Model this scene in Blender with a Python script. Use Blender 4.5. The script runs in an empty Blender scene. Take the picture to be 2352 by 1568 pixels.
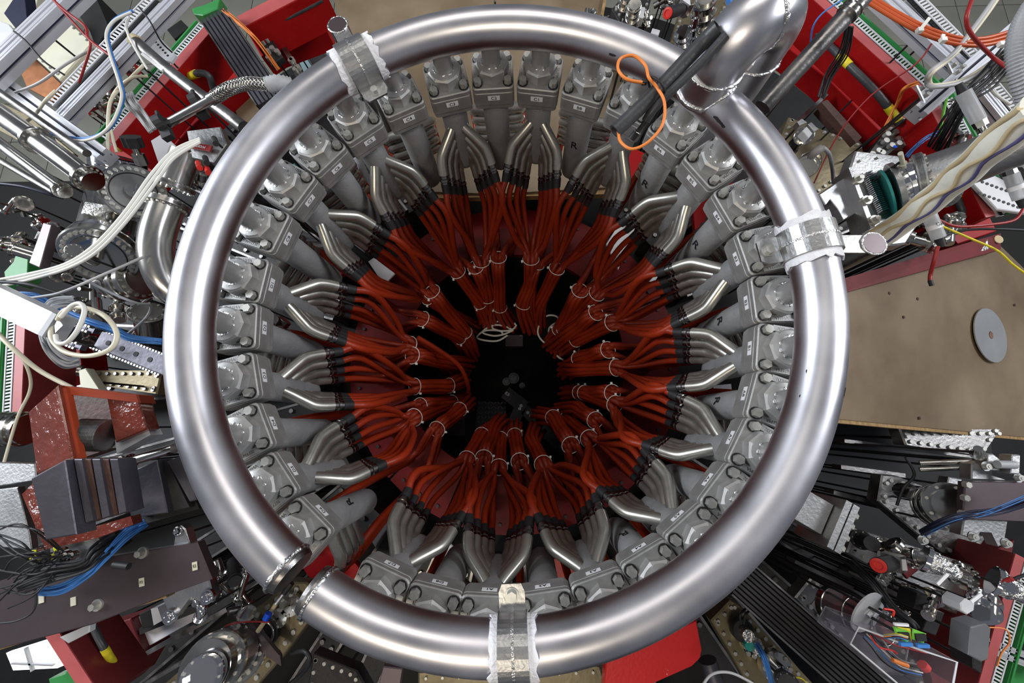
import bpy, math, random
from mathutils import Vector, Matrix
random.seed(7)
PI = math.pi
# ------------------------------------------------------------------ camera, world, lights
F = 902.3; PIT = .2029; ROL = .0343
cx, sx, cy, sy = math.cos(PIT), math.sin(PIT), math.cos(ROL), math.sin(ROL)
M = Matrix(((1,0,0),(0,cx,-sx),(0,sx,cx))) @ Matrix(((cy,0,sy),(0,1,0),(-sy,0,cy)))
CH = 4.0                                   # camera height over the hall floor level datum
scene = bpy.context.scene
cam_d = bpy.data.cameras.new('camera'); cam = bpy.data.objects.new('camera', cam_d)
scene.collection.objects.link(cam)
cam_d.sensor_width = 36; cam_d.lens = F/2352*36; cam_d.clip_start = .02
cam.matrix_world = Matrix.Translation((0,0,CH)) @ M.to_4x4()
scene.camera = cam
scene.view_settings.view_transform = 'Standard'; scene.view_settings.look = 'None'
scene.view_settings.gamma = 1; scene.view_settings.use_curve_mapping = False
scene.view_settings.exposure = 0.0
w = bpy.data.worlds.new('hall_light'); scene.world = w; w.use_nodes = True
wb = w.node_tree.nodes['Background']; wb.inputs[0].default_value = (.80,.86,1,1); wb.inputs[1].default_value = .15
def area(name, loc, target, sx_, sy_, power, col):
    l = bpy.data.lights.new(name, 'AREA'); l.shape = 'RECTANGLE'; l.size = sx_; l.size_y = sy_
    l.energy = power; l.color = col
    o = bpy.data.objects.new(name, l); scene.collection.objects.link(o); o.location = loc
    d = Vector(target)-Vector(loc); o.rotation_euler = d.to_track_quat('-Z','Y').to_euler()
    return o
area('hall_window', (-5.6, 1.6, 5.6), (0,.2,2.6), 2.6, 1.6, 360, (.88,.94,1))
area('hall_window', ( 5.2, 1.6, 6.4), (.6,.3,2.8), 2.8, 1.5, 260, (.93,.96,1))
area('hall_lamp', (-.9, -2.6, 7.4), (0,.6,2.8), 2.4, .5, 85, (1,.88,.70))
area('hall_lamp', ( .2, 3.4, 7.2), (0,.3,2.8), 3.0, 1.6, 60, (1,.94,.86))

# ------------------------------------------------------------------ helpers
def P(x, y, d):
    v = M @ Vector(((x-1176)/F, (784-y)/F, -1)); t = d/-v.z
    return Vector((v.x*t, v.y*t, CH-d))
def U(x, y, d):                            # world length of one pixel there
    v = M @ Vector(((x-1176)/F, (784-y)/F, -1)); return d/-v.z/F
Z = Vector((0,0,1))
def frame(ax, up=Z):
    ax = ax.normalized(); s = up.cross(ax)
    if s.length < 1e-4: s = Vector((1,0,0)).cross(ax)
    s.normalize(); return s, ax.cross(s), ax
class MB:
    def __init__(s): s.v=[]; s.f=[]; s.sm=[]
    def add(s, vs, fs, smooth=False):
        n=len(s.v); s.v += [tuple(q) for q in vs]
        for f in fs: s.f.append(tuple(i+n for i in f)); s.sm.append(smooth)
        return s
    def box(s, c, size, ax=None):
        ax = ax or (Vector((1,0,0)),Vector((0,1,0)),Z); c=Vector(c)
        h=[k/2 for k in size]
        vs=[c+ax[0]*(i*h[0])+ax[1]*(j*h[1])+ax[2]*(k*h[2]) for i in(-1,1) for j in(-1,1) for k in(-1,1)]
        return s.add(vs, [(0,1,3,2),(4,6,7,5),(0,4,5,1),(2,3,7,6),(0,2,6,4),(1,5,7,3)])
    def beam(s, p0, p1, w, h, up=Z, lift=0):      # top centre line p0->p1
        a=(p1-p0); sd,u,ax=frame(a,up); c=(p0+p1)/2-u*(h/2-lift)
        return s.box(c,(w,h,a.length),(sd,u,ax))
    def ring(s, pts, closed=True): pass
    def strip(s, rings, smooth=True, closed=False, capa=True, capb=True):
        k=len(rings[0]); vs=[q for r in rings for q in r]; fs=[]; n=len(rings)
        for i in range(n-(0 if closed else 1)):
            a=i*k; b=((i+1)%n)*k
            for j in range(k): fs.append((a+j,a+(j+1)%k,b+(j+1)%k,b+j))
        s.add(vs,fs,smooth)
        if not closed:
            if capa: s.add(rings[0],[tuple(range(k))[::-1]])
            if capb: s.add(rings[-1],[tuple(range(k))])
        return s
    def tube(s, path, r, seg=8, closed=False, smooth=True, caps=True, up0=None):
        n=len(path); rings=[]; prev=None
        for i,p in enumerate(path):
            if closed: t=path[(i+1)%n]-path[i-1]
            else: t=path[min(i+1,n-1)]-path[max(i-1,0)]
            t=t.normalized() if t.length>1e-9 else Vector((0,0,1))
            if prev is None:
                sd,u,_=frame(t, up0 or Z)
            else:
                u=prev-t*prev.dot(t)
                if u.length<1e-6: sd,u,_=frame(t)
                u.normalize()
            sd=u.cross(t); prev=u
            rr=r[i] if isinstance(r,(list,tuple)) else r
            rings.append([p+sd*(rr*math.cos(2*PI*j/seg))+u*(rr*math.sin(2*PI*j/seg)) for j in range(seg)])
        return s.strip(rings,smooth,closed,caps,caps)
    def cyl(s, p0, p1, r, r1=None, seg=16, smooth=True, rot=0):
        r1 = r if r1 is None else r1; sd,u,ax=frame(p1-p0)
        rg=[[p+sd*(q*math.cos(rot+2*PI*j/seg))+u*(q*math.sin(rot+2*PI*j/seg)) for j in range(seg)] for p,q in((p0,r),(p1,r1))]
        return s.strip(rg,smooth)
    def lathe(s, prof, o, ax, seg=16, smooth=True, rnd=False):   # prof: (r, along axis)
        sd,u,ax=frame(ax)
        rg=[[o+ax*z+sd*(r*math.cos(2*PI*j/seg))+u*(r*math.sin(2*PI*j/seg)) for j in range(seg)] for r,z in prof]
        if rnd: return s.strip(rg,smooth)
        for a,b in zip(rg,rg[1:]): s.strip([a,b],smooth,False,False,False)
        s.add(rg[0],[tuple(range(seg))[::-1]]); s.add(rg[-1],[tuple(range(seg))]); return s
    def bolt(s, c, ax, r, h): return s.cyl(c, c+ax.normalized()*h, r, r*.94, 6, False)
    def prism(s, poly, down, bev=0):
        poly=[Vector(q) for q in poly]; down=Vector(down)
        nrm=Vector((0,0,0)); n=len(poly)
        for i in range(n): nrm+=poly[i].cross(poly[(i+1)%n])
        if nrm.dot(down)>0: poly=poly[::-1]
        lo=[q+down for q in poly]
        if bev:
            c=sum(poly,Vector())/n
            top=[q+(c-q).normalized()*bev for q in poly]; mid=[q+down.normalized()*bev*.7 for q in poly]
            s.add(top,[tuple(range(n))]); s.strip([mid,top],False,False,False,False); s.strip([lo,mid],False,False,True,False)
            return s
        s.add(poly,[tuple(range(n))]); s.strip([lo,poly],False,False,True,False); return s
    def tor(s, c, ax, R, r, n=24, seg=8, lump=0, arc=None):
        sd,u,ax=frame(ax); n0=n
        pts=[c+sd*((R+lump*random.uniform(-1,1))*math.cos(2*PI*i/n))+u*((R+lump*random.uniform(-1,1))*math.sin(2*PI*i/n)) for i in range(n)]
        rr=[r*(1+(.35*random.uniform(-1,1) if lump else 0)) for _ in pts]
        return s.tube(pts, rr, seg, closed=True)
MATS={}
def mat(key, col, rough=.5, metal=0, var=.0, scale=8, bump=0, bscale=60, rvar=0, coat=0, trans=0, emis=0, ior=1.45, stretch=None, col2=None, spec=.5, thr=None):
    m=bpy.data.materials.new(key); m.use_nodes=True; nt=m.node_tree; b=nt.nodes['Principled BSDF']
    b.inputs['Base Color'].default_value=(*col,1); b.inputs['Roughness'].default_value=rough; b.inputs['Metallic'].default_value=metal
    b.inputs['Coat Weight'].default_value=coat; b.inputs['Transmission Weight'].default_value=trans; b.inputs['IOR'].default_value=ior
    b.inputs['Specular IOR Level'].default_value=spec
    if emis: b.inputs['Emission Color'].default_value=(*col,1); b.inputs['Emission Strength'].default_value=emis
    tc=nt.nodes.new('ShaderNodeTexCoord'); src=tc.outputs['Object']
    if stretch:
        mp=nt.nodes.new('ShaderNodeMapping'); mp.inputs['Scale'].default_value=stretch; nt.links.new(src,mp.inputs[0]); src=mp.outputs[0]
    if var or rvar or col2:
        n=nt.nodes.new('ShaderNodeTexNoise'); n.inputs['Scale'].default_value=scale; n.inputs['Detail'].default_value=6; nt.links.new(src,n.inputs['Vector'])
    if var or col2:
        r=nt.nodes.new('ShaderNodeValToRGB'); c2=col2 or tuple(min(1,c*(1+var)) for c in col); c1=col if col2 else tuple(c*(1-var) for c in col)
        r.color_ramp.elements[0].color=(*c1,1); r.color_ramp.elements[1].color=(*c2,1)
        lo,hi=thr or (.3,.7); r.color_ramp.elements[0].position=lo; r.color_ramp.elements[1].position=hi
        nt.links.new(n.outputs['Fac'],r.inputs[0]); nt.links.new(r.outputs[0],b.inputs['Base Color'])
    if rvar:
        mr=nt.nodes.new('ShaderNodeMapRange'); mr.inputs['From Min'].default_value=.3; mr.inputs['From Max'].default_value=.7
        mr.inputs['To Min'].default_value=max(.02,rough-rvar); mr.inputs['To Max'].default_value=rough+rvar
        nt.links.new(n.outputs['Fac'],mr.inputs[0]); nt.links.new(mr.outputs[0],b.inputs['Roughness'])
    if bump:
        n2=nt.nodes.new('ShaderNodeTexNoise'); n2.inputs['Scale'].default_value=bscale; n2.inputs['Detail'].default_value=3; nt.links.new(src,n2.inputs['Vector'])
        bp=nt.nodes.new('ShaderNodeBump'); bp.inputs['Strength'].default_value=bump; bp.inputs['Distance'].default_value=.01
        nt.links.new(n2.outputs['Fac'],bp.inputs['Height']); nt.links.new(bp.outputs[0],b.inputs['Normal'])
    MATS[key]=m
mat('ringalu',(.66,.65,.69),.36,1,.13,4,0,60,.07)
mat('weld',(.70,.70,.70),.28,1,.2,60,.5,120)
mat('cast',(.33,.325,.315),.50,.5,.14,22,.06,160,.06)
mat('hexmet',(.42,.415,.405),.46,.55,.1,20,.03,200)
mat('boltm',(.46,.455,.42),.38,.5,.15,60)
mat('trunk',(.30,.30,.305),.55,.4,.22,7,.15,90,.08)
mat('branch',(.40,.385,.345),.30,.8,.15,12,0,60,.06)
mat('fitting',(.20,.185,.185),.26,1,.25,40)
mat('rubber',(.018,.018,.02),.55,0,.2,20)
mat('hose',(.27,.024,.006),.42,0,.35,2.2,.1,140,spec=.35)
mat('tie',(.82,.80,.76),.5)
mat('red',(.33,.005,.006),.48,0,.15,6,.08,80,.08,spec=.25)
mat('redworn',(.44,.010,.010),.36,0,0,14,.08,80,col2=(.60,.55,.50),thr=(.66,.70))
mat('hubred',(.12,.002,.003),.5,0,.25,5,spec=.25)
mat('pink',(.42,.09,.09),.45,0,.12,10)  # red with the glare on the yoke tops painted in
mat('maroon',(.15,.018,.02),.4,0,.2,6)
mat('ply',(.14,.098,.058),.40,0,0,2.6,.05,60,.1,coat=.1,col2=(.26,.195,.125))  # colour blotches stand in for uneven reflections as well as wood tone
mat('plyedge',(.30,.19,.08),.7,0,.3,30,stretch=(1,1,9))
mat('alu',(.62,.63,.66),.33,1,.08,10,.04,150,.06)
mat('aluplate',(.44,.44,.44),.42,1,.12,6,.1,100,.06)
mat('profile',(.66,.67,.72),.34,.45,.05,8)
mat('slot',(.012,.014,.04),.5)
mat('chrome',(.52,.51,.48),.20,1,.12,9,0,60,.06)
mat('polish',(.74,.74,.76),.10,1,.06,6,0,60,.04)
mat('satin',(.62,.60,.56),.24,1,.10,3)
mat('discmet',(.50,.52,.53),.25,.6,.1,9)
mat('steel',(.26,.25,.245),.38,1,.2,14,.1,80,.1)
mat('darksteel',(.034,.032,.033),.50,.4,.3,9,.1,60)
mat('blacksteel',(.006,.006,.006),.6,0,.4,8)
mat('pit',(.010,.009,.009),.75)
mat('iron',(.105,.10,.12),.45,.7,.25,5,.1,60)
mat('ironbrown',(.07,.035,.028),.55,.2,.4,9,.2,60)
mat('orangepaint',(.17,.030,.016),.22,0,.2,10,1.0,30,coat=.8)
mat('orangeedge',(.30,.042,.014),.4,0,.15,10)
mat('cream',(.66,.64,.50),.5,0,.05,6)
mat('beigeplate',(.20,.165,.10),.45,.6,.25,7,.1,60)
mat('white',(.80,.80,.82),.5,0,.04,9)
mat('paper',(.62,.61,.66),.5)
mat('grey',(.36,.37,.39),.5,0,.1,9)
mat('darkgrey',(.13,.135,.145),.45,0,.1,9)
mat('lightgrey',(.60,.61,.64),.45,0,.06,9)
mat('green',(.035,.24,.06),.45,0,.1,9)
mat('lime',(.18,.55,.06),.4)
mat('teal',(.02,.28,.25),.45)
mat('yellow',(.70,.58,.02),.5,0,.25,50)
mat('lyellow',(.85,.85,.0),.5)
mat('blue',(.05,.20,.55),.45)
mat('bluecap',(.0,.08,.75),.4)
mat('redplug',(.65,.03,.02),.4)
mat('cablered',(.30,.02,.02),.4)
mat('cablegrey',(.42,.42,.43),.45)
mat('cablewhite',(.72,.72,.68),.45)
mat('cablecream',(.66,.62,.48),.45)
mat('orangewire2',(.50,.085,.02),.4)
mat('orangewire',(.80,.24,.05),.4)
mat('foam',(.80,.78,.68),.8,0,.05,9,.1,80)
mat('foamtan',(.62,.50,.30),.8,0,.1,9)
mat('purple',(.10,.09,.22),.6)
mat('felt',(.80,.80,.84),.85,0,.05,30,.5,80)
mat('blackfoam',(.045,.047,.052),.42,0,.3,12,.2,50)
mat('tilegrey',(.20,.20,.165),.5,0,.12,2)
mat('grout',(.016,.016,.015),.8)
mat('bluefloor',(.20,.28,.30),.5,0,.1,3)
mat('ink',(.01,.01,.012),.6)
mat('acrylic',(.92,.90,.96),.06,0,trans=.96,ior=1.12)
mat('glass',(.85,.84,.86),.05,0,trans=.95,ior=1.2)
mat('frost',(.75,.77,.80),.35,0,trans=.6,ior=1.2)
mat('foil',(.75,.75,.73),.22,1,0,9,1.0,90)
mat('copper',(.40,.17,.08),.4,.9,.2,20)
mat('brown',(.18,.09,.05),.6,0,.3,9)
mat('floorglow',(1,1,1),.5,emis=1.6)  # floor glare painted as emission, not a light source
mat('sheet',(.11,.085,.092),.38,.6,.15,4)

def link(o): scene.collection.objects.link(o); return o
ORG={}
def mesh_of(name, mb, m, org=Vector((0,0,0))):
    me=bpy.data.meshes.new(name); me.from_pydata([(x-org.x,y-org.y,z-org.z) for x,y,z in mb.v],[],mb.f)
    me.polygons.foreach_set('use_smooth', mb.sm); me.materials.append(MATS[m]); me.update(); return me
def tagp(o, label=None, cat=None, group=None, kind=None):
    if label: o['label']=label
    if cat: o['category']=cat
    if group: o['group']=group
    if kind: o['kind']=kind
    return o
def thing(name, label, cat, loc, group=None, mtx=None):
    o=bpy.data.objects.new(name,None); link(o); o.empty_display_size=.05
    if mtx is not None: o.matrix_world=mtx; ORG[o.name]=Vector((0,0,0))
    else: o.location=loc; ORG[o.name]=Vector(loc)
    return tagp(o,label,cat,group)
def part(name, mb, m, parent, label=None, kind=None):
    me = mb if isinstance(mb,bpy.types.Mesh) else mesh_of(name,mb,m,ORG[parent.name])
    o=bpy.data.objects.new(name,me); link(o); o.parent=parent; ORG[o.name]=ORG[parent.name]
    return tagp(o,label,None,None,kind)
def solo(name, mb, m, label, cat, group=None, kind=None):
    xs=[v[0] for v in mb.v]; ys=[v[1] for v in mb.v]; zs=[v[2] for v in mb.v]
    org=Vector(((min(xs)+max(xs))/2,(min(ys)+max(ys))/2,min(zs)))
    o=bpy.data.objects.new(name,mesh_of(name,mb,m,org)); link(o); o.location=org; ORG[o.name]=org
    return tagp(o,label,cat,group,kind)
def struct(name, mb, m):
    o=bpy.data.objects.new(name,mesh_of(name,mb,m)); link(o); ORG[o.name]=Vector((0,0,0)); o['kind']='structure'; return o
def spl(pts, n=8):
    out=[]; k=len(pts)
    for i in range(k-1):
        p0=pts[max(i-1,0)]; p1=pts[i]; p2=pts[i+1]; p3=pts[min(i+2,k-1)]
        for j in range(n):
            t=j/n; out.append(.5*((2*p1)+(p2-p0)*t+(2*p0-5*p1+4*p2-p3)*t*t+(3*p1-p0-3*p2+p3)*t**3))
    out.append(pts[-1].copy()); return out
TXT={}
def text_mesh(s, size, m='ink'):
    k=(s,size,m)
    if k in TXT: return TXT[k]
    c=bpy.data.curves.new('t','FONT'); c.body=s; c.size=size; c.align_x='CENTER'; c.align_y='CENTER'; c.extrude=size*.02; c.resolution_u=2
    o=bpy.data.objects.new('t',c); link(o)
    dg=bpy.context.evaluated_depsgraph_get(); me=bpy.data.meshes.new_from_object(o.evaluated_get(dg)); bpy.data.objects.remove(o)
    me.materials.clear(); me.materials.append(MATS[m]); TXT[k]=me; return me
def letter(name, s, size, c, right, up, parent, m='ink'):    # flat lettering, a child of parent
    me=text_mesh(s,size,m); o=bpy.data.objects.new(name,me); link(o); o.parent=parent
    r=right.normalized(); u=(up-r*up.dot(r)).normalized(); n=r.cross(u)
    mt=Matrix((r,u,n)).transposed().to_4x4(); mt.translation=c-ORG[parent.name]; o.matrix_local=mt; ORG[o.name]=ORG[parent.name]; return o
# ------------------------------------------------------------------ the big ring manifold
X0,Y0,R0,RT,CZ = -.0753,.3539,.8417,.0562,3.0
def RR(a): return R0-.0075*math.cos(2*a)+.0019*math.sin(2*a)+.0019*math.cos(3*a)
def RP(a, dr=0, z=0): r=RR(a)+dr; return Vector((X0+r*math.cos(a),Y0+r*math.sin(a),CZ+z))
def AZ(x,y,d=1.0): p=P(x,y,d); return math.atan2(p.y-Y0,p.x-X0)
ga=AZ(655,1306); gb=AZ(733,1366)            # the two ends of the gap, lower left
# gb > ga (both negative); the pipe runs from gb counter-clockwise round to ga+2pi
pth=[RP(gb+(ga+2*PI-gb)*i/260) for i in range(261)]
ringT=thing('ring_pipe','huge brushed aluminium ring pipe with a gap at lower left','pipe',(X0,Y0,CZ))
part('pipe_body',MB().tube(pth,RT,48,up0=Z),'ringalu',ringT)
for a,s in ((ga,1),(gb,-1)):
    t=Vector((-math.sin(a),math.cos(a),0))*s; c=RP(a)
    part('end_cap',MB().lathe([(RT*.99,-.004),(RT*.99,.012),(RT*.93,.022),(.001,.026)],c,t,40),'steel',ringT)
    part('weld_bead',MB().tor(c+t*.002,t,RT*.985,.0055,70,6,.0012),'weld',ringT)
# outlet elbow: rises from the ring and turns down outside it
a0=AZ(1640,185); c0=RP(a0); rad=Vector((math.cos(a0),math.sin(a0),0)); dv=P(1775,110,1.0)-c0; dv.z=0; Rb=.088; dv.normalize()
RO=.074; hU=.085
op=[c0+Z*.0]+[c0+Z*z for z in(.05,hU)]+[c0+Z*hU+dv*(Rb*(1-math.cos(PI*i/18)))+Z*(Rb*math.sin(PI*i/18)) for i in range(1,19)]+[c0+dv*2*Rb+Z*z for z in (.03,-.2,-.5,-.9)]
part('outlet_pipe',MB().tube(op,RO,40),'ringalu',ringT,'mottled aluminium outlet bend rising from the ring')
sad=[]
for i in range(72):
    ph=2*PI*i/72; t=Vector((-rad.y,rad.x,0)); u_=RO*math.cos(ph); v_=RO*math.sin(ph)
    zz=math.sqrt(max(RT**2-min(abs(u_),RT*.97)**2,1e-6)); sad.append(c0+rad*u_+t*v_+Z*(zz if abs(u_)<RT*.97 else RT*.24))
part('weld_bead',MB().tube(sad,[.0055*(1+.35*random.uniform(-1,1)) for _ in sad],6,closed=True),'weld',ringT)
part('weld_bead',MB().tor(c0+Z*hU,Z,RO+.001,.005,60,6,.001),'weld',ringT)
pm=c0+Z*hU+dv*Rb+Z*Rb; part('weld_bead',MB().tor(pm,dv,RO,.005,60,6,.001),'weld',ringT)
part('weld_bead',MB().tor(c0+dv*2*Rb+Z*.03,Z,RO,.005,60,6,.001),'weld',ringT)
for k,(x,y,s) in enumerate(((1627,286,.012),(1633,300,.010),(1935,900,.011),(1393,150,.010),(1830,905,.004),(1849,850,.004))):  # scuffs
    a=AZ(x,y,.97); p=P(x,y,.965); c=RP(a); n=(p-c).normalized(); q=c+n*(RT+.0006)
    tt=Vector((-math.sin(a),math.cos(a),0)); bb=n.cross(tt); vs=[]
    for i in range(10):
        r_=s*random.uniform(.5,1); vs.append(q+tt*(r_*1.6*math.cos(2*PI*i/10))+bb*(r_*.5*math.sin(2*PI*i/10)))
    part('scuff_mark',MB().add(vs,[tuple(range(10))]),'darksteel',ringT,'dark scuff on the aluminium')
# ------------------------------------------------------------------ pipe clamps
def clamp(x,y,label,width,post,bolt_in=True,pl=''):
    a=AZ(x,y,.98); c=RP(a); n=Vector((math.cos(a),math.sin(a),0)); t=Vector((-n.y,n.x,0))
    T=thing('pipe_clamp',label,'clamp',c)
    def arc(r,wd,th,a0,a1,wob=0):
        rg=[]
        for i in range(29):
            ph=math.radians(a0+(a1-a0)*i/28); d=n*math.cos(ph)+Z*math.sin(ph); w1=wd/2*(1+wob*math.sin(i*1.9)+wob*random.uniform(-1,1)); w2=wd/2*(1+wob*math.cos(i*1.3)+wob*random.uniform(-1,1)); rr=r*(1+wob*.12*random.uniform(-1,1))
            rg.append([c+d*rr-t*w1,c+d*rr+t*w2,c+d*(rr+th)+t*w2,c+d*(rr+th)-t*w1])
        return MB().strip(rg,False)
    part('strap',arc(.0635,width,.006,-35,215),'aluplate',T)
    part('rubber_liner',arc(.0572,width*1.12,.002,-60,240),'rubber',T)
    part('felt_pad',arc(.0598,width*1.55,.0034,-50,235,.06),'felt',T)
    part('rim_edge',arc(.069,.006,.002,-35,215),'weld',T)
    q=c-n*.066+Z*-.012                              # inner tab
    tab=MB(); pts=[]
    for (u,v) in ((0,-1),(.7,-1),(1,-.75),(1,.75),(.7,1),(0,1)): pts.append(q-n*(u*.058)+t*(v*width*.46))
    tab.prism(pts,Z*-.006); part('tab',tab,'aluplate',T)
    bc=q-n*.034; b=part('bolt',MB().cyl(bc,bc+Z*.002,.0165,seg=24).bolt(bc+Z*.002,Z,.0125,.010),'boltm',T)
    if post:
        pp=P(*post,1.0); dr=(pp-c); dr.z=0; L=dr.length; d=dr.normalized()
        part('arm',MB().beam(c+d*.058,c+d*L,.05,.006,lift=-.0),'aluplate',T)
        part('post',MB().cyl(pp,pp-Z*.95,.031,seg=32),'steel',T)
        part('post_cap',MB().cyl(pp,pp+Z*.004,.0285,seg=32,smooth=False),'sheet',T)
        part('weld_bead',MB().tor(pp+Z*.001,Z,.0305,.0035,40,6,.0006),'weld',T)
        bc=c+d*.074+Z*.001; part('bolt',MB().bolt(bc,Z,.0115,.012),'boltm',T)
    return T
clamp(826,148,'steel strap clamp with felt padding and capped post at upper left of the ring','.' and .086,(776,58))
clamp(1857,553,'steel strap clamp with felt padding and capped post at right of the ring',.078,(2006,560))
clamp(1179,1480,'steel strap clamp with white felt at the bottom of the ring',.066,None)
# ------------------------------------------------------------------ cooling manifolds
ST=[('C1',81.4),('C2',92.7),('C3',103.8),('C4',115.9),('C5',127.8),('C6',139.1),('C7',150.1),('C8',161.6),('D1',174.2),('D2',-174.9),('D3',-163.4),('D4',-152.1),('D5',-140.9),('D6',-130.0),
('D7',-111.7),('D8',-101.5),('A1',-91.6),('A2',-81.2),('A3',-70.9),('A4',-60.7),('A5',-50.6),('A6',-40.8),('A7',-30.6),('A8',-20.4),('B1',-10.0),('B2',.8),('B3',11.8),('B4',23.2),('B5',34.6),('B6',46.1),('B7',57.9),('B8',69.9)]
def vec(*a): return Vector(a)
hz=-Z
def sm(name,mb,m): return mesh_of(name,mb,m)
m_stub=sm('inlet_pipe',MB().cyl(vec(0,0,-.03),vec(0,0,-.125),.0305,seg=28),'hexmet')
m_weld=sm('weld_bead',MB().tor(vec(0,0,-.106),Z,.0335,.0065,44,7,.0013),'weld')
m_hex=sm('octagonal_collar',MB().lathe([(.048,-.103),(.058,-.110),(.058,-.146)],vec(0,0,0),Z,8,False).lathe([(.036,-.1),(.05,-.104)],vec(0,0,0),Z,32),'hexmet')
def rsq(h,z,c=.014,n=3):
    o=[]
    for qx,qy,a in((1,1,0),(-1,1,90),(-1,-1,180),(1,-1,270)):
        for i in range(n+1):
            t=math.radians(a+90*i/n); o.append(vec(qx*(h-c)+c*math.cos(t),qy*(h-c)+c*math.sin(t),z))
    return o
def sqstack(prof,c=.014):
    mb=MB(); rg=[rsq(h,z,c) for h,z in prof]
    for a,b in zip(rg,rg[1:]): mb.strip([b,a],False,False,False,False)
    mb.add(rg[0],[tuple(range(len(rg[0])))]); mb.add(rg[-1],[tuple(range(len(rg[-1])))[::-1]]); return mb
m_top=sm('top_flange',sqstack([(.069,-.143),(.0722,-.146),(.0722,-.160),(.070,-.1615)]),'cast')
m_body=sm('flange_body',sqstack([(.070,-.162),(.0725,-.164),(.0725,-.212),(.0705,-.217)]),'cast')
m_low=sm('lower_flange',sqstack([(.070,-.2175),(.070,-.230),(.067,-.233)]),'cast')
m_pads=[sm('raised_bar',MB().box(vec(0,s*.061,-.1405),(.066,.018,.006)),'cast') for s in(-1,1)]
m_wash=sm('washer',MB().cyl(vec(0,0,-.144),vec(0,0,-.1405),.0172,seg=20),'darksteel')
m_bolt=sm('bolt',MB().bolt(vec(0,0,-.1405),Z,.0140,.016),'boltm')
m_trunkT=sm('down_pipe',MB().lathe([(.046,-.232),(.049,-.235),(.049,-.60),(.045,-.625),(.032,-.645),(.012,-.655)],vec(0,0,0),Z,32,True,True).tor(vec(0,0,-.262),Z,.049,.0016,32,5),'trunk')
m_tag=sm('name_tag',MB().box(vec(.0732,0,-.182),(.0012,.042,.018)),'white')
m_trunkY=sm('down_pipe',MB().lathe([(.046,-.232),(.049,-.235),(.049,-.55),(.045,-.575),(.032,-.59),(.012,-.60)],vec(0,0,0),Z,32,True,True).tor(vec(0,0,-.262),Z,.049,.0016,32,5),'trunk')
def branches(sgn):
    out=[]
    for s in(-1,1):
        for k in range(4):
            dz=-.052*k; hx=1-(.17 if sgn==1 else .02)*k; hy=1-(.22 if sgn==1 else .02)*k
            p=[vec(sgn*.018,s*.012,-.335+dz),vec(sgn*.046*(.5+.5*hx),s*.040*(.5+.5*hy),-.36+dz),vec(sgn*.080*hx,s*.078*hy,-.395+dz),vec(sgn*.094*hx,s*.091*hy,-.412+dz),vec(sgn*.112*hx,s*.098*hy,-.434+dz),vec(sgn*.135*hx,s*.102*hy,-.462+dz)]
            q=[p[0]]+spl(p[1:],3); e=p[-1]; d=(p[-1]-p[-2]).normalized()
            r=.0205 if k==0 else .0172
            tb=sm('branch_tube',MB().tube(q,r,14),'branch')
            ft=sm('hose_fitting',MB().lathe([(r*.80,-.002),(r*.86,.0),(r*.86,.014),(r*1.02,.016),(r*1.02,.026),(r*.82,.029),(r*.82,.040)],e,d,10),'fitting')
            sl=sm('shrink_sleeve',MB().cyl(e+d*.036,e+d*.074,r*.93,r*.86,seg=10),'rubber')
            out.append((tb,ft,sl,e,d,r))
    return out
BR={1:branches(1),-1:branches(-1)}
emb=None
LC={}
where={'C':'upper','D':'left','A':'lower','B':'right'}
for i,(nm,az) in enumerate(ST):
    a=math.radians(az); typ=1 if i%2==0 else -1
    if nm in('D7','A1','A3','A5'): typ=1
    if nm in('D8','A2','A4'): typ=-1
    extra=-.010+.034*max(0,-math.sin(a))
    o=RP(a,extra); ix=Vector((-math.cos(a),-math.sin(a),0)); iy=Z.cross(ix)
    mt=Matrix((ix,iy,Z)).transposed().to_4x4(); mt.translation=o; ST[i]=(nm,az,typ,mt)
    kind='with forked branch tubes towards the hole' if typ==1 else 'with plain down pipe and outward side tubes'
    T=thing('cooling_manifold','cast aluminium manifold tagged %s %s'%(nm,kind),'manifold',o,'cooling manifolds hanging around the ring pipe',mt)
    for n_,me in (('inlet_pipe',m_stub),('weld_bead',m_weld),('octagonal_collar',m_hex),('top_flange',m_top),('flange_body',m_body),('lower_flange',m_low),('raised_bar',m_pads[0]),('raised_bar',m_pads[1]),('down_pipe',m_trunkT if typ==-1 else m_trunkY)):
        part(n_,me,None,T)
    for bx in(-.05,.05):
        for by in(-.052,.052):
            b=part('bolt',m_bolt,None,T); b.location=(bx,by,0); b.rotation_euler=(0,0,random.uniform(0,1))
            wv=part('washer',m_wash,None,T); wv.location=(bx,by,0)
    tg=part('name_tag',m_tag,None,T,'white tag reading %s'%nm)
    letter('lettering',nm,.018,vec(.0741,0,-.182),vec(0,1,0),Z,tg)
    for s in(-1,1): letter('cast_lettering','SELEMA',.0125,vec(.0,s*.061,-.1370),vec(s,0,0) if s>0 else vec(-1,0,0),vec(0,s,0)*-1 if s<0 else vec(0,1,0),T,'steel')
    if nm in('C5','C6','C8','D4','B6','A8','D5'): letter('pen_mark',nm,.022,vec(.0495,0,-.248),vec(0,1,0),Z,T)
    if typ==-1 and nm in('B8','B6','B4','B2','A8','A4','D6'): letter('pen_mark','R',.05,vec(.050,0,-.40),vec(0,1,0),Z,T)
    for tb,ft,sl,e,d,r in BR[typ]:
        t_=part('branch_tube',tb,None,T); part('hose_fitting',ft,None,T); part('shrink_sleeve',sl,None,T)
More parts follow.
